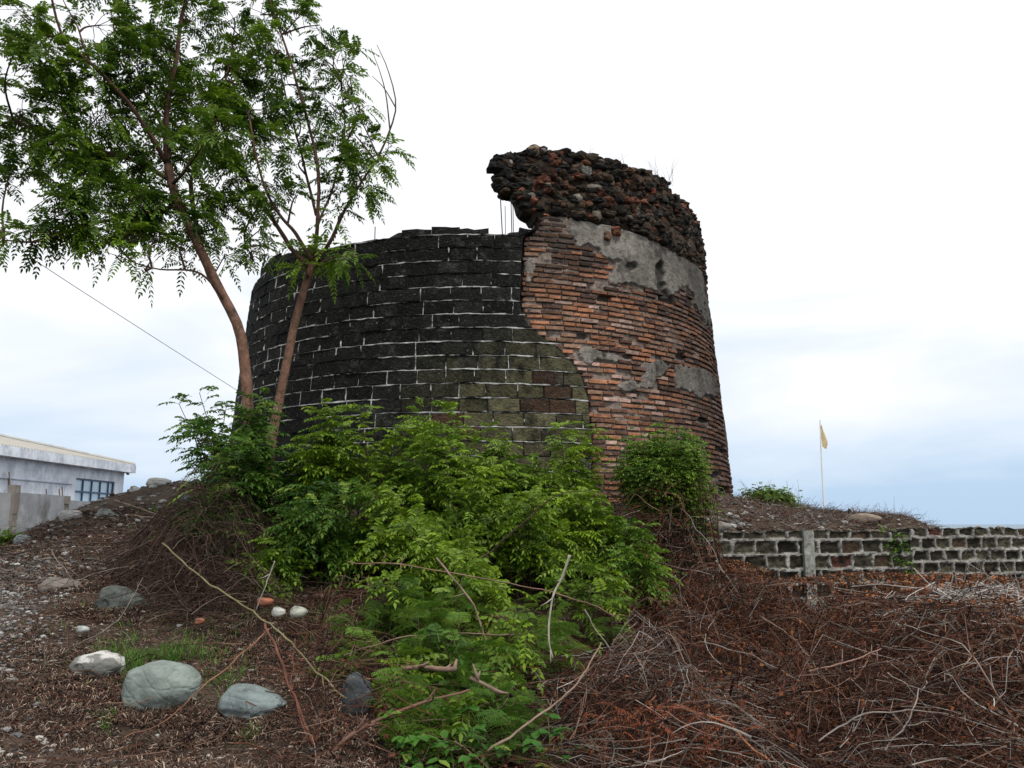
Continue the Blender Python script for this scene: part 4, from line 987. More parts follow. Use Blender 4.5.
# dead leaves in the brush
def dead_leaves(mb, n, reg, cols, size, zl=(.3, 1.1), keep=None):
    x, y = region(n, *reg); k = wall_side(x, y)
    if keep is not None: k &= keep(x, y)
    x, y = x[k], y[k]; n = len(x)
    z = terr(x, y, False) + brush_h(x, y) * rng.uniform(*zl, n) + .01
    z = zcap(x, y, z)
    d = nrm(rng.normal(0, 1, (n, 3))); N = nrm(rng.normal(0, 1, (n, 3))); s = rng.uniform(*size, n)
    cols = np.array(cols); c = cols[rng.integers(0, len(cols), n)] * rng.uniform(.5, 1.35, (n, 1))
    leaflets(mb, np.stack([x, y, z], -1), d, N, s, s * rng.uniform(.2, .42, n), c, True, .3)
rust = [(.24, .075, .025), (.17, .055, .022), (.13, .05, .025), (.28, .12, .045), (.08, .035, .022)]
dk_ = [(.07, .028, .018), (.045, .02, .014), (.10, .038, .022), (.14, .05, .026)]
mb = MB()
clump = lambda s, t: (lambda x, y: fbm(np.stack([x, y, 0 * x], -1), s, 3, 19) > t)
dead_leaves(mb, 22000, (600, 1080, 4.2, 10.9), dk_, (.016, .034), (.1, 1.1))
dead_leaves(mb, 21000, (700, 1080, 5.8, 12.3), rust + [(.36, .15, .06), (.30, .13, .06)], (.024, .05), (.5, 1.15), clump(1.1, .45))
dead_leaves(mb, 7000, (850, 1080, 7.4, 11.8), [(.30, .11, .04), (.38, .16, .06), (.20, .075, .03), (.12, .05, .025)], (.028, .055), (.4, 1.1), clump(1.5, .46))
dead_leaves(mb, 6500, (560, 1080, 4.0, 8.0), rust[:3], (.014, .03), (.3, 1.1), clump(1.6, .52))
k_ = rng.random(len(DL)) < .75; E_ = np.repeat(DL[k_], 2, 0); n = len(E_); s_ = rng.uniform(.016, .04, n)
c_ = np.array(rust + dk_ + dk_)[rng.integers(0, 13, n)] * rng.uniform(.6, 1.3, (n, 1))
leaflets(mb, E_, nrm(rng.normal(0, 1, (n, 3)) + [0, 0, -.5]), nrm(rng.normal(0, 1, (n, 3))), s_, s_ * .33, c_, True, .3)
dead_leaves(mb, 2500, (300, 620, 3.9, 7.0), dk_, (.015, .035), (0, .9))
tag(mb.build('dead_leaves', M['deadleaf']), 'rust brown withered leaves caught in the dead brush', 'dead leaves', kind='stuff')

# red withered fern sprays, lower right
for px, py, Y, n, lab in [(625, 715, 4.3, 26, 'rust red withered fern spray, leftmost at the bottom edge of the brush'), (665, 728, 4.2, 30, 'rust red withered fern spray in the middle of the bottom brush'), (690, 715, 4.35, 26, 'rust red withered fern spray beside the orange arching stem'), (715, 745, 4.1, 22, 'rust red withered fern spray, rightmost at the bottom edge')]:
    c = at(px, py, Y); b = np.array([c[0], c[1], float(terr(c[0], c[1]))]); r = empty('dry_fern', b, lab, 'dead fern', 'withered fern sprays')
    mb = MB(); P = c + rng.normal(0, 1, (n, 3)) * [.12, .1, .05]; D = nrm(rng.normal(0, 1, (n, 3)) * [1, .6, .4])
    pinnate(mb, P, D, rng.uniform(.1, .2, n), 8, .022, .004, np.array([.22, .06, .025]) * rng.uniform(.6, 1.2, (n, 1)), .5, False, (.12, .05, .03))
    tubes(mb, np.stack([np.tile(b, (n, 1)), (P + b) / 2 + rng.normal(0, .03, (n, 3)), P], 1), np.tile([.003, .002, .0015], (n, 1)), 3, (.1, .05, .03), cap=False)
    mb.build('frond', M['deadleaf'], r)

# individual sticks
def stick(pts, r0, r1, c, label, name='dry_stick', group='single sticks and stems'):
    P = np.array([at(*p) for p in pts]); 
    q = smooth_path(P, 6 * len(pts)); n = len(q)
    q[:, 2] = np.maximum(q[:, 2], terr(q[:, 0], q[:, 1], False) + .006)
    q = q + (np.stack([fbm(q, 7, 3, o) for o in (1, 4, 7)], -1) - .5) * (.045 if r0 < .0105 else .02)
    r0, r1 = r0 * .8, r1 * .8
    mb = MB(); tubes(mb, q[None], (np.linspace(r0, r1, n) * (1 + .6 * (fbm(q, 25, 2, 3) - .5)))[None], 7, np.repeat(np.array(c)[None] * (.45 + 1.1 * fbm(q, 12, 3, 8))[:, None], 7, 0))
    if name != 'cable':
        for j in range(2 + n // 9):   # snapped side twigs
            i = rng.integers(2, n - 1); d = nrm(nrm(q[i] - q[i - 1]) + rng.normal(0, .8, 3)); l = rng.uniform(.03, .12)
            tubes(mb, np.stack([q[i], q[i] + d * l * .5, q[i] + d * l + [0, 0, .01]])[None], np.array([[r1, r1 * .8, r1 * .4]]), 4, c)
    o = mb.build(name, M['stick'], smooth=True)
    return tag(o, label, 'stick', group)
tan = (.22, .155, .115); pale = (.36, .32, .27); red = (.13, .055, .038); drk = (.06, .04, .03); orr = (.30, .12, .06); gr = (.20, .17, .15)
stick([(570, 555, 5.6), (561, 580, 5.6), (551, 604, 5.55), (549, 636, 5.5), (553, 658, 5.45)], .011, .006, pale, 'upright bleached stick standing in the centre foreground')
stick([(437, 559, 6.0), (461, 587, 5.9), (481, 622, 5.8), (491, 654, 5.7)], .010, .005, tan, 'tan stick slanting down through the feathery saplings')
stick([(349, 562, 6.2), (410, 566, 6.2), (498, 581, 6.1), (568, 597, 6.0), (605, 612, 5.9), (621, 624, 5.9)], .006, .005, (.22, .13, .1), 'long thin stem crossing the centre almost level')
stick([(335, 752, 4.3), (352, 735, 4.3), (378, 720, 4.4), (425, 702, 4.6), (470, 690, 4.8)], .016, .008, (.17, .095, .07), 'thick brown root-like branch at the bottom left of centre')
stick([(488, 750, 4.2), (537, 717, 4.4), (579, 683, 4.7), (592, 660, 4.9), (600, 643, 5.0)], .008, .005, tan, 'pale stick rising to the right at the bottom centre')
stick([(470, 678, 4.8), (502, 694, 4.7)], .014, .014, tan, 'short broken pale stick, thick with a cut end')
stick([(401, 669, 5.0), (430, 668, 5.0), (456, 669, 5.0)], .014, .018, (.24, .16, .12), 'short thick brown stick lying level')
stick([(345, 655, 5.3), (392, 640, 5.4), (440, 634, 5.5), (520, 634, 5.5)], .006, .004, (.2, .14, .1), 'thin level stem behind the short thick stick')
stick([(163, 543, 6.9), (199, 576, 6.3), (242, 605, 5.8), (275, 629, 5.4), (312, 666, 4.9), (345, 700, 4.6)], .0085, .006, (.20, .17, .09), 'long olive green stem slanting across the left slope')
stick([(275, 562, 6.0), (266, 585, 6.0), (256, 611, 6.0)], .006, .004, pale, 'short bleached twig standing beside the two white pebbles')
stick([(264, 625, 5.3), (280, 660, 5.0), (298, 705, 4.7), (319, 762, 4.3)], .010, .008, red, 'dark red stem slanting down left of the root-like branch')
stick([(294, 640, 5.2), (292, 680, 4.9), (304, 730, 4.5), (315, 765, 4.3)], .005, .005, red, 'thin red stem crossing the dark red stem')
stick([(270, 631, 5.3), (232, 663, 5.0), (196, 693, 4.8), (165, 722, 4.6), (120, 740, 4.5)], .006, .003, (.22, .11, .07), 'thin reddish stem sloping past the large green-grey boulder')
stick([(0, 556, 8.6), (50, 548, 8.4), (100, 543, 8.2), (162, 541, 7.9)], .010, .006, drk, 'dark stick lying level on the upper left slope')
stick([(36, 596, 7.2), (100, 573, 7.3), (163, 560, 7.2)], .007, .005, gr, 'grey brown stick rising gently at the left')
stick([(27, 658, 5.8), (83, 641, 5.9), (120, 618, 6.1), (143, 578, 6.5)], .0055, .003, gr, 'curved grey twig passing in front of the dark boulder')
stick([(115, 500, 10.0), (141, 509, 9.7), (172, 519, 9.3), (188, 524, 9.0)], .012, .007, tan, 'upper of the two tan sticks on the mound ridge')
stick([(127, 515, 9.5), (150, 517, 9.4), (172, 522, 9.2)], .010, .006, tan, 'lower of the two tan sticks on the mound ridge')
stick([(48, 548, 8.2), (62, 566, 7.8), (80, 590, 7.2)], .006, .004, gr, 'short grey twig near the upper left pebbles')
stick([(455, 562, 7.2), (483, 557, 7.2), (505, 538, 7.2), (530, 517, 7.2), (553, 497, 7.2), (580, 491, 7.2), (620, 496, 7.1)], .011, .004, (.07, .045, .035), 'dark arching branch before the thicket below the crack')
stick([(808, 672, 5.2), (825, 667, 5.2), (847, 662, 5.2), (882, 648, 5.3)], .008, .005, (.26, .16, .13), 'pinkish twig in the middle of the dead brush')
stick([(680, 708, 4.4), (723, 724, 4.3), (745, 742, 4.2), (770, 762, 4.1)], .010, .006, orr, 'orange stem arching down at the bottom')
stick([(630, 712, 4.5), (655, 707, 4.5), (680, 708, 4.4)], .009, .009, (.24, .10, .06), 'reddish stem end left of the orange arching stem')
stick([(959, 679, 5.0), (966, 662, 5.1), (980, 648, 5.2), (1000, 641, 5.3), (1018, 639, 5.3)], .006, .004, tan, 'tan twig arching at the right edge')
stick([(760, 615, 6.6), (800, 645, 6.0), (830, 690, 5.3)], .005, .003, tan, 'thin tan stalk slanting down across the brush')
stick([(700, 640, 5.9), (760, 660, 5.5), (800, 682, 5.2)], .006, .003, gr, 'grey twig left of the pinkish twig')
stick([(716, 560, 8.2), (728, 578, 8.0), (738, 594, 7.8)], .009, .005, gr, 'curved grey twig below the left end of the retaining wall')
stick([(893, 622, 6.8), (905, 631, 6.7)], .012, .010, pale, 'short bleached stub left of the grey twig pile')
stick([(910, 655, 5.6), (925, 680, 5.2), (915, 700, 5.0)], .006, .004, pale, 'pale bent twig right of the pinkish twig')
stick([(884, 748, 4.2), (900, 730, 4.3), (912, 718, 4.4), (920, 690, 4.6)], .006, .004, gr, 'grey bent twig near the bottom right')
stick([(812, 580, 9.0), (818, 600, 8.5), (826, 618, 8.0)], .007, .004, tan, 'tan stalk leaning below the concrete post')
stick([(640, 665, 5.4), (668, 690, 5.1), (700, 722, 4.7)], .006, .004, pale, 'bleached twig slanting down left of the fern sprays')
stick([(585, 610, 5.9), (610, 650, 5.5), (650, 700, 5.0)], .006, .004, gr, 'grey twig running down into the brush')
stick([(820, 740, 4.2), (870, 715, 4.4), (940, 712, 4.5), (1010, 735, 4.3)], .006, .004, gr, 'long grey twig curving over the bottom right brush')
stick([(-5, 640, 6.0), (40, 628, 6.1), (90, 622, 6.2)], .005, .003, drk, 'dark twig lying on the left slope above the pale boulder')

# pile of bleached grey twigs, right
c = at(972, 618, 6.9); r = empty('twig_pile', (c[0], c[1], float(terr(c[0], c[1]))), 'pile of bleached grey twigs at the right edge', 'twig pile')
mb = MB(); n = 420
u = rng.normal(0, 1, (n, 3)) * [.30, .22, .05] + [0, -.1, .13]; p0 = c + u; d = nrm(rng.normal(0, 1, (n, 3)) * [1, .6, .16] + [0, 0, -.03]); ln = rng.uniform(.15, .6, n)
m = 7; P = np.zeros((n, m, 3)); P[:, 0] = p0 - d * ln[:, None] / 2; cv = rng.normal(0, .12, (n, 3)) * [1, 1, .4]
for i in range(1, m): d = nrm(d + cv + rng.normal(0, .08, (n, 3))); P[:, i] = P[:, i - 1] + d * (ln / (m - 1))[:, None]
gz = terr(P[..., 0], P[..., 1], False); P[..., 2] = np.maximum(P[..., 2], gz + .1)
tubes(mb, P, rng.uniform(.003, .0075, n)[:, None] * np.linspace(1, .5, m), 4, np.array([.36, .33, .30]) * rng.uniform(.35, 1.35, (n, 1)))
mb.build('twigs', M['stick'], r)
mb = MB(); V0 = at(925, 660 - 40, 6.7)
P = np.array([at(935, 632, 6.6), at(945, 622, 6.7), at(968, 612, 6.7)])
tubes(mb, smooth_path(P, 8)[None], np.linspace(.016, .010, 8)[None], 6, pale); mb.build('branch', M['stick'], r)
# dead palm frond stalks at right edge
def frond(pts, w, c, label):
    q = smooth_path([at(*p) for p in pts], 14); n = len(q); T = nrm(np.gradient(q, axis=0)); S = nrm(np.cross(T, [0, -.6, 1.])); N = np.cross(S, T)
    ww = w * np.sin(np.linspace(.35, 2.9, n))[:, None]
    V = np.concatenate([q + S * ww, q + N * .018, q - S * ww, q - N * .006]); i = np.arange(n - 1)
    f = np.concatenate([np.stack([g * n + i, g * n + i + 1, ((g + 1) % 4) * n + i + 1, ((g + 1) % 4) * n + i], -1) for g in range(4)])
    mb = MB(); mb.add(V, [f, np.array([[0, n, 2 * n, 3 * n], [n - 1, 4 * n - 1, 3 * n - 1, 2 * n - 1]])], c); tag(mb.build('palm_stalk', M['stick'], smooth=True), label, 'palm stalk', 'dead palm stalks')
frond([(1002, 612, 6.6), (1025, 622, 6.4), (1060, 634, 6.2)], .035, (.40, .17, .08), 'orange dead palm stalk at the right edge')
frond([(1006, 604, 6.7), (1030, 605, 6.6), (1070, 606, 6.5)], .018, (.42, .33, .22), 'straw coloured palm stalk at the right edge, above the orange one')
frond([(968, 612, 6.6), (974, 603, 6.7), (982, 594, 6.8)], .024, (.34, .28, .23), 'short tan palm sheath standing out of the grey twig pile')
frond([(925, 680, 5.2), (935, 660, 5.3), (945, 650, 5.3)], .012, pale, 'small split bleached stalk below the grey twig pile')

# ------------------------------------------------------------------ boulders and stones
def boulder(px, py, Y, w, h, c, label, m='boulder', cat='boulder', amp=.16, sink=.25, name='boulder', rot=0, bx=.0, tilt=0, group=None):
    p = at(px, py, Y); sx, sz = w / 2 * Y / F * (.90 if w > 30 else 1), h / 2 * Y / F * (.92 if w > 30 else 1)
    mb = MB(); rock(mb, (0, 0, 0), (sx, sx * .75, sz * 1.18), amp, ICO5 if w > 45 else ICO4 if w > 20 else ICO3, c, rot, 1.1, max(bx, .22))
    q_ = mb.v[0]; u_ = q_ / sx; q_[:, 2] *= 1 - .28 * u_[:, 0] * (1 if px != 99 else -.6)
    for (ca, cb_, cc_) in ([(.8, .6, .15), (.7, .7, -.35), (.9, -.4, .45)] if w > 65 else [(.6, -.8, .1)]):
        dq = np.abs(u_[:, 0] * ca + u_[:, 2] * cb_ - cc_ + .10 * (vnoise(u_, 4, 3) - .5)); q_ *= (1 - .03 * np.exp(-(dq / .012) ** 2) * (u_[:, 2] > -.9))[:, None]
    cr1 = fbm(u_, 3.5, 4, px) - .5; q_ *= (1 + .035 * cr1 - .02 * (np.abs(fbm(u_ * [1, 1, 2], 1.3, 2, px + 9) - .5) < .012))[:, None]
    if amp > .15: q_[:] = q_ * (1 - .10 * sstep(.5, .62, vnoise(u_, 2.2, px + 3)))[:, None]
    V = mb.v[0]; a = R(tilt); V[:] = V @ np.array([[math.cos(a), 0, math.sin(a)], [0, 1, 0], [-math.sin(a), 0, math.cos(a)]])
    g = float(terr(p[0], p[1])); 
    o = mb.build(name, M[m], smooth=True)
    o.location = (p[0], p[1], p[2] - sz * .45)
    return tag(o, label, cat, group)
GB = 'boulders on the left slope'
boulder(163, 678, 5.15, 78, 48, (.20, .235, .21), 'largest boulder, smooth green-grey with a crack, beside the grass', amp=.13, tilt=10, group=GB)
boulder(99, 660, 5.5, 54, 22, (.16, .16, .145), 'low boulder blotched white, left of the largest one', 'boulder_pale', group=GB)
boulder(253, 697, 4.95, 70, 27, (.17, .205, .20), 'flat blue-grey boulder right of the largest one', 'boulder', tilt=-6, group=GB)
boulder(122, 598, 6.8, 52, 33, (.085, .095, .085), 'dark rough boulder half way up the left slope', amp=.2, bx=.25, group=GB)
boulder(358, 688, 4.9, 34, 40, (.06, .072, .078), 'dark blue-grey boulder half hidden by the feathery saplings', bx=.2, group=GB)
boulder(60, 584, 7.4, 40, 16, (.16, .14, .12), 'low brownish boulder under twigs at the left', amp=.25, group=GB)
boulder(73, 514, 10.1, 24, 11, (.36, .35, .33), 'pale boulder lying on the mound edge in front of the fence', group=GB)
boulder(108, 514, 9.95, 22, 11, (.20, .21, .20), 'grey slab-like boulder on the mound edge', bx=.4, tilt=-12, group=GB)
boulder(24, 540, 9.75, 20, 14, (.24, .26, .26), 'bluish grey boulder at the foot of the fence', group=GB)
boulder(136, 489, 10.9, 12, 8, (.38, .37, .35), 'small pale boulder on the ridge near the house corner', bx=.4, group=GB)
boulder(145, 499, 10.5, 17, 7, (.15, .16, .16), 'dark flat boulder on the ridge', bx=.4, group=GB)
boulder(160, 481, 11.1, 26, 9, (.42, .41, .38), 'whitish broad boulder on the crest of the mound', bx=.3, group=GB)
boulder(186, 497, 10.2, 12, 10, (.16, .18, .2), 'small blue-grey boulder right of the crest', group=GB)
boulder(83, 628, 6.1, 13, 6, (.38, .40, .38), 'small flat pale stone above the blotched boulder', cat='stone', group=GB)
boulder(279, 610, 6.4, 14, 8, (.42, .42, .38), 'left of the two white pebbles under the thicket', cat='stone', name='pebble')
boulder(299, 610, 6.35, 18, 9, (.33, .34, .28), 'right of the two white pebbles under the thicket', cat='stone', name='pebble')
boulder(266, 600, 6.5, 16, 6, (.28, .11, .065), 'orange brick fragment above the white pebbles', cat='brick fragment', name='brick_fragment', bx=.7)
boulder(200, 620, 6.1, 10, 5, (.26, .10, .06), 'small orange brick fragment below the bramble', cat='brick fragment', name='brick_fragment', bx=.7)
GF = 'stones at the tower foot'
boulder(733, 517, 11.6, 24, 8, (.28, .28, .26), 'pale grey stone slab at the right foot of the tower', bx=.4, cat='stone', name='stone', group=GF)
boulder(700, 521, 11.1, 26, 10, (.16, .16, .15), 'grey stone above the left end of the retaining wall', bx=.4, cat='stone', name='stone', group=GF)
boulder(722, 525, 11.0, 18, 9, (.20, .18, .16), 'brownish stone between two grey ones at the tower foot', bx=.3, cat='stone', name='stone', group=GF)
boulder(680, 518, 11.0, 22, 12, (.20, .21, .19), 'grey stone below the round bush', bx=.3, cat='stone', name='stone', group=GF)
boulder(798, 507, 13.6, 26, 9, (.32, .28, .23), 'pale tan stone on the mound right of the weed tuft', bx=.2, cat='stone', name='stone', group=GF)
boulder(850, 512, 13.4, 5, 9, (.05, .045, .04), 'small dark pointed stone on the mound skyline', bx=.2, cat='stone', name='stone', group=GF)
boulder(833, 525, 12.2, 14, 4, (.40, .38, .36), 'small white flat stone on the mound above the wall', bx=.2, cat='stone', name='stone', group=GF)
boulder(865, 517, 13.1, 36, 10, (.24, .19, .15), 'broad tan stone on the mound skyline near its right end', bx=.2, cat='stone', name='stone', group=GF)
# gravel and pebbles: nobody could count
mb = MB()
def pebbles(n, reg, s, cols, keep=None):
    x, y = region(n, *reg)
    if keep is not None: k = keep(x, y); x, y = x[k], y[k]
    z = terr(x, y)
    for i in range(len(x)):
        q = rng.uniform(*s) * (1.8 if rng.random() < .06 else 1)
        rock(mb, (x[i], y[i], z[i] + q * .2), (q * rng.uniform(1, 1.6), q, q * .6), .2, ICO1, np.array(cols[rng.integers(len(cols))]) * rng.uniform(.7, 1.3))
pc = [(.15, .15, .145), (.10, .10, .10), (.22, .21, .20), (.12, .09, .07), (.36, .35, .33)]
pebbles(3200, (-60, 90, 3.9, 8.5), (.006, .018), pc, lambda x, y: (x + .42 * (y - 4)) < -2.55 + rng.normal(0, .2, len(x)))
pebbles(260, (0, 330, 4.0, 7.5), (.007, .016), pc + [(.4, .39, .36)] * 2)
pebbles(1500, (-60, 60, 3.9, 7.5), (.006, .02), [(.30, .29, .27), (.2, .2, .19), (.13, .13, .13)], lambda x, y: (x + .42 * (y - 4)) < -2.75 + rng.normal(0, .12, len(x)))
pebbles(500, (0, 200, 8.0, 11.2), (.012, .035), pc)
pebbles(900, (690, 930, 11.0, 13.8), (.010, .035), pc, lambda x, y: y > np.interp(x, [WA[0], WB[0]], [WA[1], WB[1]]) + .2)
pebbles(140, (640, 740, 10.7, 11.5), (.02, .06), pc)
for px, py in [(52, 718), (80, 722), (44, 716), (14, 742), (70, 757), (88, 748), (98, 741), (78, 719), (212, 727), (205, 722), (135, 744), (3, 738), (116, 703)]:
    for j in range(3):
        Y = 4.6 - (py - 700) * .009; p = at(px + rng.normal(0, 5), py + rng.normal(0, 2.5), Y); q = rng.uniform(.006, .017)
        p[2] = float(terr(p[0], p[1])); rock(mb, p + [0, 0, q * .1], (q * rng.uniform(1, 1.9), q, q * .7), .4, ICO2, np.array([.50, .47, .42]) * rng.uniform(.6, 1.1), box_=.4)
tag(mb.build('gravel', M['stone']), 'grey and white gravel scattered over the left slope', 'gravel', kind='stuff')

# ------------------------------------------------------------------ fine ground litter and grass
mb = MB()
def litter(n, reg, L, cols, keep=None, w=.0016, lift=.5):
    x, y = region(n, *reg); k = wall_side(x, y)
    if keep is not None: k &= keep(x, y)
    x, y = x[k], y[k]; n = len(x); z = terr(x, y) + .002
    a = rng.uniform(0, 6.28, n); e = rng.uniform(0, lift, n) ; d = np.stack([np.cos(a), np.sin(a), e], -1); d = nrm(d); ln = rng.uniform(*L, n)
    s = np.stack([-np.sin(a), np.cos(a), rng.normal(0, .6, n)], -1); s = nrm(s) * (w * rng.uniform(.6, 1.6, n))[:, None]
    b = np.stack([x, y, z], -1); m_ = b + d * ln[:, None] * .5 + nrm(rng.normal(0, 1, (n, 3)) * [1, 1, .3]) * ln[:, None] * .15; t = b + d * ln[:, None] - np.array([0, 0, 1.]) * (ln * e * .6)[:, None]
    m_[:, 2] = np.maximum(m_[:, 2], z); 
    V = np.stack([b - s, b + s, m_ + s, m_ - s, t], 1)
    i = np.arange(n)[:, None] * 5
    cols = np.array(cols); c = cols[rng.integers(0, len(cols), n)] * rng.uniform(.55, 1.35, (n, 1))
    mb.add(V.reshape(-1, 3), [i + np.array([[0, 1, 2, 3]]), i + np.array([[3, 2, 4]])], np.repeat(c, 5, 0))
lc = [(.11, .066, .048), (.05, .032, .025), (.16, .105, .078), (.025, .018, .015), (.32, .25, .19), (.12, .058, .038), (.06, .042, .033)]
nogravel = lambda x, y: (x + .42 * (y - 4)) > -2.75 + rng.normal(0, .25, len(x))
drift = lambda x, y: nogravel(x, y) & (fbm(np.stack([x, y, 0 * x], -1), 1.6, 3, 41) + rng.normal(0, .07, len(x)) > .47)
litter(42000, (-60, 420, 3.9, 7.4), (.02, .08), lc, nogravel, w=.0018, lift=.7)
litter(70000, (-60, 420, 3.9, 7.4), (.02, .11), lc, drift, w=.0022, lift=1.3)
for px, py, Y, w in [(163, 700, 5.05, 90), (99, 671, 5.4, 70), (253, 712, 4.85, 80), (122, 614, 6.7, 60), (358, 708, 4.8, 46)]:
    litter(3000, (px - w * .62, px + w * .62, Y - .26, Y + .10), (.03, .11), lc, w=.0022, lift=1.0)
litter(34000, (-60, 330, 7.2, 11.3), (.03, .11), lc, w=.0032, lift=.9)
litter(14000, (400, 1080, 3.9, 8), (.03, .10), lc, w=.002)
tag(mb.build('dry_litter', M['stick']), 'fine brown dry litter covering the ground', 'litter', kind='stuff')
def grass(px0, px1, py, Y, n, H, label, dep=.35, cols=((.09, .22, .03), (.06, .16, .025), (.15, .28, .05), (.2, .2, .09)), name='grass_patch', w=.003, stuff=True):
    c = at((px0 + px1) / 2, py, Y); hw = (px1 - px0) / 2 * Y / F
    x = c[0] + rng.normal(0, .5, n) * hw; y = c[1] + rng.normal(0, dep * .5, n); z = terr(x, y)
    kn = fbm(np.stack([x, y, 0 * x], -1), 5, 2, 3) > .42; x, y, z = x[kn], y[kn], z[kn]; n = len(x)
    d = nrm(np.stack([rng.normal(0, .45, n), rng.normal(0, .45, n), np.ones(n)], -1)); ln = rng.uniform(*H, n)
    P0 = np.stack([x, y, z], -1); a = rng.uniform(0, 6.28, n); s = np.stack([np.cos(a), np.sin(a), 0 * a], -1) * w
    P1 = P0 + d * ln[:, None] * .55; P2 = P0 + d * ln[:, None] + np.stack([d[:, 0], d[:, 1], 0 * a], -1) * ln[:, None] * .5
    V = np.stack([P0 - s, P0 + s, P1 + s * .8, P1 - s * .8, P2], 1); i = np.arange(n)[:, None] * 5
    m_ = MB(); cc = np.array(cols)[rng.integers(0, len(cols), n)] * rng.uniform(.7, 1.2, (n, 1))
    m_.add(V.reshape(-1, 3), [i + np.array([[0, 1, 2, 3]]), i + np.array([[3, 2, 4]])], np.repeat(cc, 5, 0))
    o = m_.build(name, M['grass']); tag(o, label, 'grass')
    if stuff: o['kind'] = 'stuff'
    return o
grass(95, 215, 641, 5.75, 2600, (.03, .10), 'patch of short bright grass behind the largest boulder')
grass(180, 245, 650, 5.5, 500, (.03, .08), 'thin grass right of the bright patch')
grass(40, 70, 680, 5.1, 90, (.02, .07), 'few grass blades left of the blotched boulder', .2)
grass(100, 120, 705, 4.8, 90, (.03, .08), 'few grass blades below the blotched boulder', .15)
grass(240, 262, 724, 4.65, 120, (.02, .06), 'small lime grass tuft below the flat boulder', .12)
grass(150, 420, 600, 7.0, 1500, (.03, .1), 'thin green growth at the foot of the thicket', .8)
grass(745, 810, 514, 12.4, 900, (.04, .12), 'bright grass at the base of the weed tuft', .3)
grass(120, 210, 505, 9.9, 400, (.03, .09), 'thin grass on the left ridge', .6)
grass(40, 200, 612, 6.5, 220, (.03, .08), 'sparse grass on the left slope', .5)
# dry tufts on the crown and tall dry stalks on the mound
def stalks(base, n, H, spread, label, c=(.16, .12, .08), name='dry_grass_tuft', rr=.0035):
    mb = MB(); b = np.array(base)
    P0 = b + rng.normal(0, 1, (n, 3)) * [spread * .4, spread * .4, .0]; d = nrm(np.stack([rng.normal(0, .35, n), rng.normal(0, .3, n), np.ones(n)], -1)); ln = rng.uniform(*H, n)
    P = P0[:, None] + d[:, None] * (ln[:, None] * np.linspace(0, 1, 6))[..., None]; P[..., 0] += (np.linspace(0, 1, 6) ** 2)[None] * (rng.normal(0, .12, n) * ln * 2)[:, None]
    tubes(mb, P, np.tile(np.linspace(rr, rr * .3, 6), (n, 1)), 3, c, cap=False)
    return tag(mb.build(name, M['grass']), label, 'dry grass')
def on_crown(px, py, back=.12):
    th, z_ = hit(px, py); return cyl(th, float(np.interp(th, ctt, ctz)) - .05, -back)
stalks(on_crown(667, 180), 24, (.2, .55), .35, 'thin dry grass growing on the right shoulder of the tower crown')
stalks(on_crown(622, 163), 7, (.15, .35), .2, 'sparse dry grass on top of the tower crown')
stalks(on_crown(590, 154), 3, (.15, .3), .05, 'single dry stalks on the highest part of the tower crown')
p = at(790, 506, 12.6); stalks((p[0], p[1], p[2] - .05), 14, (.2, .55), .25, 'green stalks rising out of the weed tuft', (.10, .17, .05), rr=.004)
p = at(765, 500, 12.5); stalks((p[0], p[1], p[2] - .1), 12, (.25, .5), .2, 'tall green stalks beside the tower foot', (.08, .16, .04), rr=.005)
p = at(893, 522, 12.9); stalks((p[0], p[1], p[2] - .1), 3, (.4, .65), .1, 'lone curved dry stalks on the right end of the mound', rr=.004)
p = at(918, 526, 12.7); stalks((p[0], p[1], p[2] - .05), 8, (.15, .45), .3, 'short dry stalks behind the boundary wall', rr=.003)

# ------------------------------------------------------------------ house at left
XW = -17.8; Yn, Yf = 18.0, 36.9
eav = 2.32; GZ0 = -.9
H = empty('house', (XW - 4, 30, GZ0), 'whitewashed single storey house with blue framed window and grey hipped roof', 'house')
hb = MB()
wy0, wy1, wz0, wz1 = XW * F / (78.5 - 512), XW * F / (117.5 - 512), .78, 1.86
WH = eav
def wallquad(y0, y1, z0, z1): obox(hb, (XW - .2, y0, z0), (.2, 0, 0), (0, y1 - y0, 0), (0, 0, z1 - z0), (.72, .76, .82))
wallquad(Yn, wy0, GZ0, WH); wallquad(wy1, Yf, GZ0, WH); wallquad(wy0, wy1, GZ0, wz0); wallquad(wy0, wy1, wz1, WH)
obox(hb, (XW - 9, Yf - .2, GZ0), (8.8, 0, 0), (0, .2, 0), (0, 0, WH - GZ0), (.74, .76, .80)); obox(hb, (XW - 9, Yn, GZ0), (8.8, 0, 0), (0, .2, 0), (0, 0, WH - GZ0), (.74, .76, .80))
obox(hb, (XW - 9.2, Yn, GZ0), (.2, 0, 0), (0, Yf - Yn, 0), (0, 0, WH - GZ0), (.74, .76, .80))
obox(hb, (XW + .003, Yn, WH - .75), (.05, 0, 0), (0, wy0 - Yn - .3, 0), (0, 0, .04), (.55, .6, .68))
hb.build('wall', M['plaster'], H)
fb = MB(); OV = .35
obox(fb, (XW - 9.2 - OV, Yn - OV, eav), (9.2 + 2 * OV, 0, 0), (0, Yf - Yn + 2 * OV, 0), (0, 0, .36), (.80, .84, .90))
fb.build('fascia', M['plaster'], H)
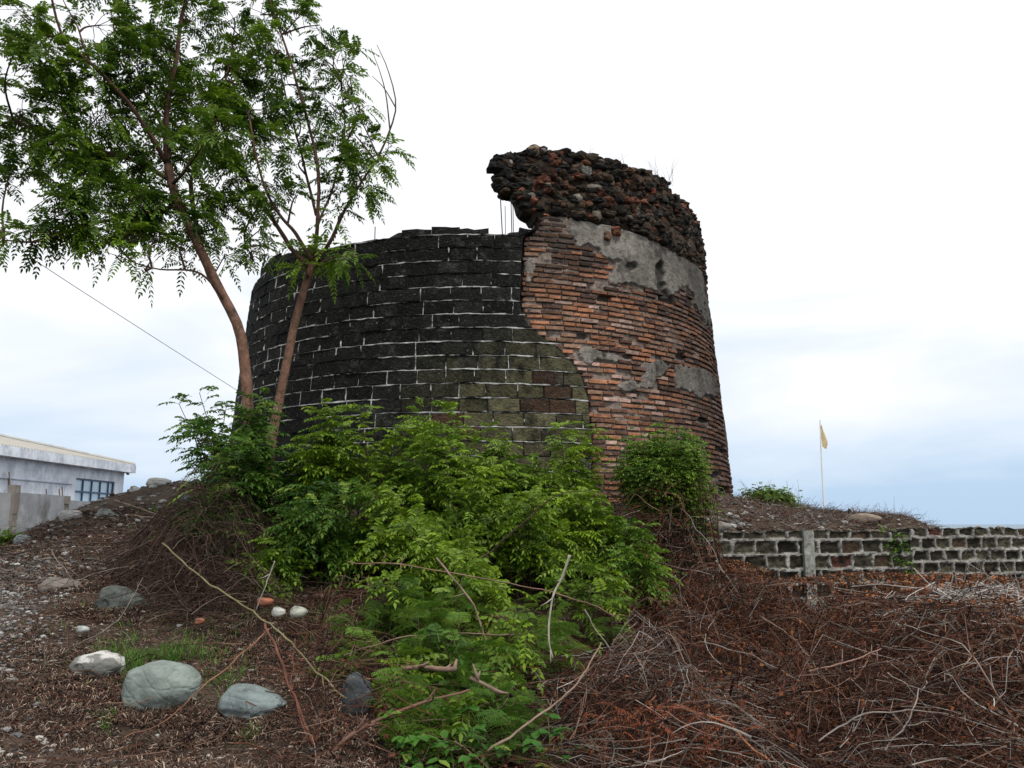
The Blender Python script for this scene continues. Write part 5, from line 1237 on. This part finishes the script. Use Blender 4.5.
# hipped corrugated roof
rf = MB(); ez = eav + .365; x1 = XW + OV - .05; x0 = XW - 9.2 - OV + .05; y0 = Yn - OV + .05; y1 = Yf + OV - .05; hw = (x1 - x0) / 2; rz = ez + 1.15
rx = (x0 + x1) / 2
def corr(A, B, C_, D_, n):   # eave A->B, ridge D->C, corrugations run up-slope
    A, B, C_, D_ = map(np.array, (A, B, C_, D_)); u = np.linspace(0, 1, n)
    E = A + (B - A) * u[:, None]; Rg = D_ + (C_ - D_) * u[:, None]; w = (np.sin(np.arange(n) * math.pi / 2) * .025)[:, None] * [0, 0, 1]
    V = np.concatenate([E + w, Rg + w]); i = np.arange(n - 1); rf.add(V, [np.stack([i, i + 1, n + i + 1, n + i], -1)], (.38, .36, .32))
corr((x1, y0, ez), (x1, y1, ez), (rx, y1 - hw, rz), (rx, y0 + hw, rz), 420)
corr((x1, y1, ez), (x0, y1, ez), (rx - .01, y1 - hw, rz), (rx + .01, y1 - hw, rz), 200)
corr((x0, y0, ez), (x1, y0, ez), (rx + .01, y0 + hw, rz), (rx - .01, y0 + hw, rz), 200)
corr((x0, y1, ez), (x0, y0, ez), (rx, y0 + hw, rz), (rx, y1 - hw, rz), 420)
ROOF = rf.build('roof', M['roofsheet'], H)
rc = MB(); 
tubes(rc, smooth_path([(x1, y1, ez + .03), (rx, y1 - hw, rz + .03)], 30)[None], np.full((1, 30), .09) * (1 + .2 * (np.arange(30) % 2)), 8, (.42, .42, .40))
tubes(rc, smooth_path([(rx, y1 - hw, rz + .03), (rx, y0 + hw, rz + .03)], 30)[None], np.full((1, 30), .09), 8, (.42, .42, .40))
o_ = rc.build('ridge_cap', M['roofsheet'], ROOF); o_.location = (0, 0, 0)
# window: frame > panes
wf = MB(); blue = (.015, .06, .14); xg = XW - .10; t = .06
def bar(y0, y1, z0, z1): obox(wf, (xg - .03, y0, z0), (.08, 0, 0), (0, y1 - y0, 0), (0, 0, z1 - z0), blue)
bar(wy0, wy1, wz0, wz0 + t); bar(wy0, wy1, wz1 - t, wz1); zmid = wz0 + (wz1 - wz0) * .50
bar(wy0, wy0 + t, wz0 + t, wz1 - t); bar(wy1 - t, wy1, wz0 + t, wz1 - t)
bar(wy0 + t, wy1 - t, zmid - .03, zmid + .03)
for i in range(1, 5):
    yy = wy0 + (wy1 - wy0) * i / 4.6; bar(yy - .03, yy + .03, wz0 + t, zmid - .03); bar(yy - .03, yy + .03, zmid + .03, wz1 - t)
WN = wf.build('window', M['frame'], H)
pg = MB(); obox(pg, (xg - .015, wy0 + .02, wz0 + .02), (.01, 0, 0), (0, wy1 - wy0 - .04, 0), (0, 0, wz1 - wz0 - .04), (.50, .62, .70)); o_ = pg.build('pane', M['glass'], WN); o_.location = (0, 0, 0)  # pale blue base colour imitates sky showing in the glass
sl = MB(); obox(sl, (XW - .02, wy0 - .08, wz0 - .08), (.12, 0, 0), (0, wy1 - wy0 + .16, 0), (0, 0, .075), (.75, .78, .83)); o_ = sl.build('sill', M['plaster'], WN); o_.location = (0, 0, 0)
gl = MB(); rock(gl, (XW + .25, Yf - .2, eav - .07), (.08, .08, .05), .0, ICO2, (.1, .1, .1)); gl.build('eave_lamp', M['frame'], H)

# concrete fence in front of the house
FP = [at(-75, 540, 15.8), at(10, 540, 17.2), at(62, 540, 19.5), at(108, 540, 22.3)]
tops = [at(-75, 485, 15.8)[2], at(10, 491, 17.2)[2], at(62, 496, 19.5)[2], at(108, 505, 22.3)[2]]
r = empty('concrete_fence', (*FP[1][:2], -.8), 'low grey cement fence with posts in front of the white house', 'fence')
for i in range(3):
    a_, b_ = FP[i], FP[i + 1]; d = b_ - a_; d[2] = 0; L_ = np.linalg.norm(d); n_ = np.array([-d[1], d[0], 0]) / L_ * .12
    mb = MB(); zt = [at(14, 493, 17.2)[2], at(20, 492.5, 17.4)[2], at(80, 500.5, 20)[2]][i]
    obox(mb, (a_[0], a_[1], -1.2), d, n_, (0, 0, zt + 1.2), (.33, .345, .36)); mb.build('panel', M['concrete'], r)
for i, (px, Y, pt_, w) in enumerate([(10, 17.2, 485, .15), (62, 19.5, 496, .12)]):
    p = at(px, 520, Y); mb = MB(); zt = at(px, pt_, Y)[2]
    for k in range(10):
        z0 = -1.2 + (zt + 1.2) * k / 10; j = rng.normal(0, .01)
        obox(mb, (p[0] - w / 2 + j, p[1] - .06, z0), (w, 0, 0), (0, .20, 0), (0, 0, (zt + 1.2) / 10), (.24, .21, .185))
    mb.build('post', M['concrete'], r)
for px, Y, y0, y1 in [(9, 17.3, 472, 490), (8, 17.35, 478, 490), (46, 18.9, 489, 498), (59, 19.5, 489, 498), (62, 19.5, 487, 498)]:
    mb = MB(); a_, b_ = at(px, y0, Y), at(px, y1 + 2, Y); tubes(mb, smooth_path([b_, (a_ + b_) / 2 + [.01, 0, 0], a_], 5)[None], np.full((1, 5), .014), 5, (.14, .09, .07)); mb.build('rebar', M['rust'], r)

# cable and flag
mb = MB(); q = smooth_path([at(-260, 60, 7.5), at(15, 247, 9.5), at(130, 322, 11.5), at(238, 391, 14.6)], 30); tubes(mb, q[None], np.full((1, 30), .005), 5, (.25, .25, .26))
tag(mb.build('cable', M['frame'], smooth=True), 'thin cable running from the left tree down to the side of the tower', 'cable')
pb_ = at(824, 520, 24); r = empty('flagpole', (pb_[0], pb_[1], float(terr(pb_[0], pb_[1]))), 'thin pale flagpole with a limp yellow flag beyond the mound', 'flagpole')
mb = MB(); tp_ = at(820, 420, 24); q = smooth_path([[pb_[0], pb_[1], -1.3], (pb_ + tp_) / 2, tp_], 8); tubes(mb, q[None], np.linspace(.026, .018, 8)[None], 8, (.85, .84, .80)); mb.build('pole', M['paint'], r)
mb = MB(); nu, nv = 12, 14
a_ = at(820.5, 424, 24); V = []
for j in range(nv):
    v = j / (nv - 1)
    for i in range(nu):
        u = i / (nu - 1); wid = .14 * min(1, .25 + v * 1.1) * (1 if v < .85 else .8)
        V.append([a_[0] + u * wid + .02 * v, a_[1] + .05 * math.sin(u * 9 + v * 3), a_[2] - v * .70 - u * .06])
idx = np.arange(nu * nv).reshape(nv, nu); f = np.stack([idx[:-1, :-1], idx[:-1, 1:], idx[1:, 1:], idx[1:, :-1]], -1).reshape(-1, 4)
mb.add(V, [f], (.95, .80, .50)); mb.build('flag', M['cloth'], r, smooth=True)

# ------------------------------------------------------------------ light and sky
SEL, SAZ = 62, 35      # high behind the right shoulder
w = bpy.data.worlds.new('World'); sc.world = w; w.use_nodes = True; nt = w.node_tree; N = nt.nodes; L = nt.links; N.clear()
out = N.new('ShaderNodeOutputWorld'); bg = N.new('ShaderNodeBackground'); bg.inputs['Strength'].default_value = .1
sky = N.new('ShaderNodeTexSky'); sky.sky_type = 'NISHITA'; sky.sun_disc = False; sky.sun_elevation = R(SEL); sky.sun_rotation = R(180 - SAZ); sky.air_density = 1.2; sky.dust_density = 2.0
tc = N.new('ShaderNodeTexCoord'); mp = N.new('ShaderNodeMapping'); mp.inputs['Scale'].default_value = (1, 1, 4.2); L.new(tc.outputs['Generated'], mp.inputs['Vector'])
nz = N.new('ShaderNodeTexNoise'); nz.inputs['Scale'].default_value = 1.7; nz.inputs['Detail'].default_value = 7; nz.inputs['Roughness'].default_value = .5; nz.inputs['Distortion'].default_value = .35; L.new(mp.outputs['Vector'], nz.inputs['Vector'])
sx_ = N.new('ShaderNodeSeparateXYZ'); L.new(tc.outputs['Generated'], sx_.inputs[0])
hr = N.new('ShaderNodeMapRange'); hr.inputs['From Min'].default_value = 0; hr.inputs['From Max'].default_value = .42; hr.inputs['To Min'].default_value = -.20; hr.inputs['To Max'].default_value = .42; L.new(sx_.outputs['Z'], hr.inputs['Value'])
ad = N.new('ShaderNodeMath'); ad.operation = 'ADD'; L.new(nz.outputs['Fac'], ad.inputs[0]); L.new(hr.outputs['Result'], ad.inputs[1])
cr_ = N.new('ShaderNodeMapRange'); cr_.inputs['From Min'].default_value = .34; cr_.inputs['From Max'].default_value = .70; L.new(ad.outputs[0], cr_.inputs['Value'])
veil = N.new('ShaderNodeMix'); veil.data_type = 'RGBA'; veil.inputs['Factor'].default_value = .86; L.new(sky.outputs[0], veil.inputs['A']); veil.inputs['B'].default_value = (5.6, 7.6, 10.0, 1)
mx = N.new('ShaderNodeMix'); mx.data_type = 'RGBA'; L.new(cr_.outputs['Result'], mx.inputs['Factor']); L.new(veil.outputs['Result'], mx.inputs['A']); mx.inputs['B'].default_value = (10.3, 10.5, 10.9, 1)
L.new(mx.outputs['Result'], bg.inputs['Color']); L.new(bg.outputs[0], out.inputs[0])
sun = bpy.data.lights.new('sun', 'SUN'); sun.energy = 2.4; sun.angle = R(9); sun.color = (1, .96, .9)
so = bpy.data.objects.new('sun', sun); col.objects.link(so)
dv = Vector((math.sin(R(SAZ)) * math.cos(R(SEL)), -math.cos(R(SAZ)) * math.cos(R(SEL)), math.sin(R(SEL))))
so.rotation_euler = dv.to_track_quat('Z', 'Y').to_euler()
sc.render.engine = 'CYCLES'
vs = sc.view_settings; vs.view_transform = 'Standard'; vs.look = 'None'; vs.gamma = 1; vs.exposure = 0; vs.use_curve_mapping = False
sc.cycles.max_bounces = 5; sc.cycles.diffuse_bounces = 2; sc.cycles.transmission_bounces = 3
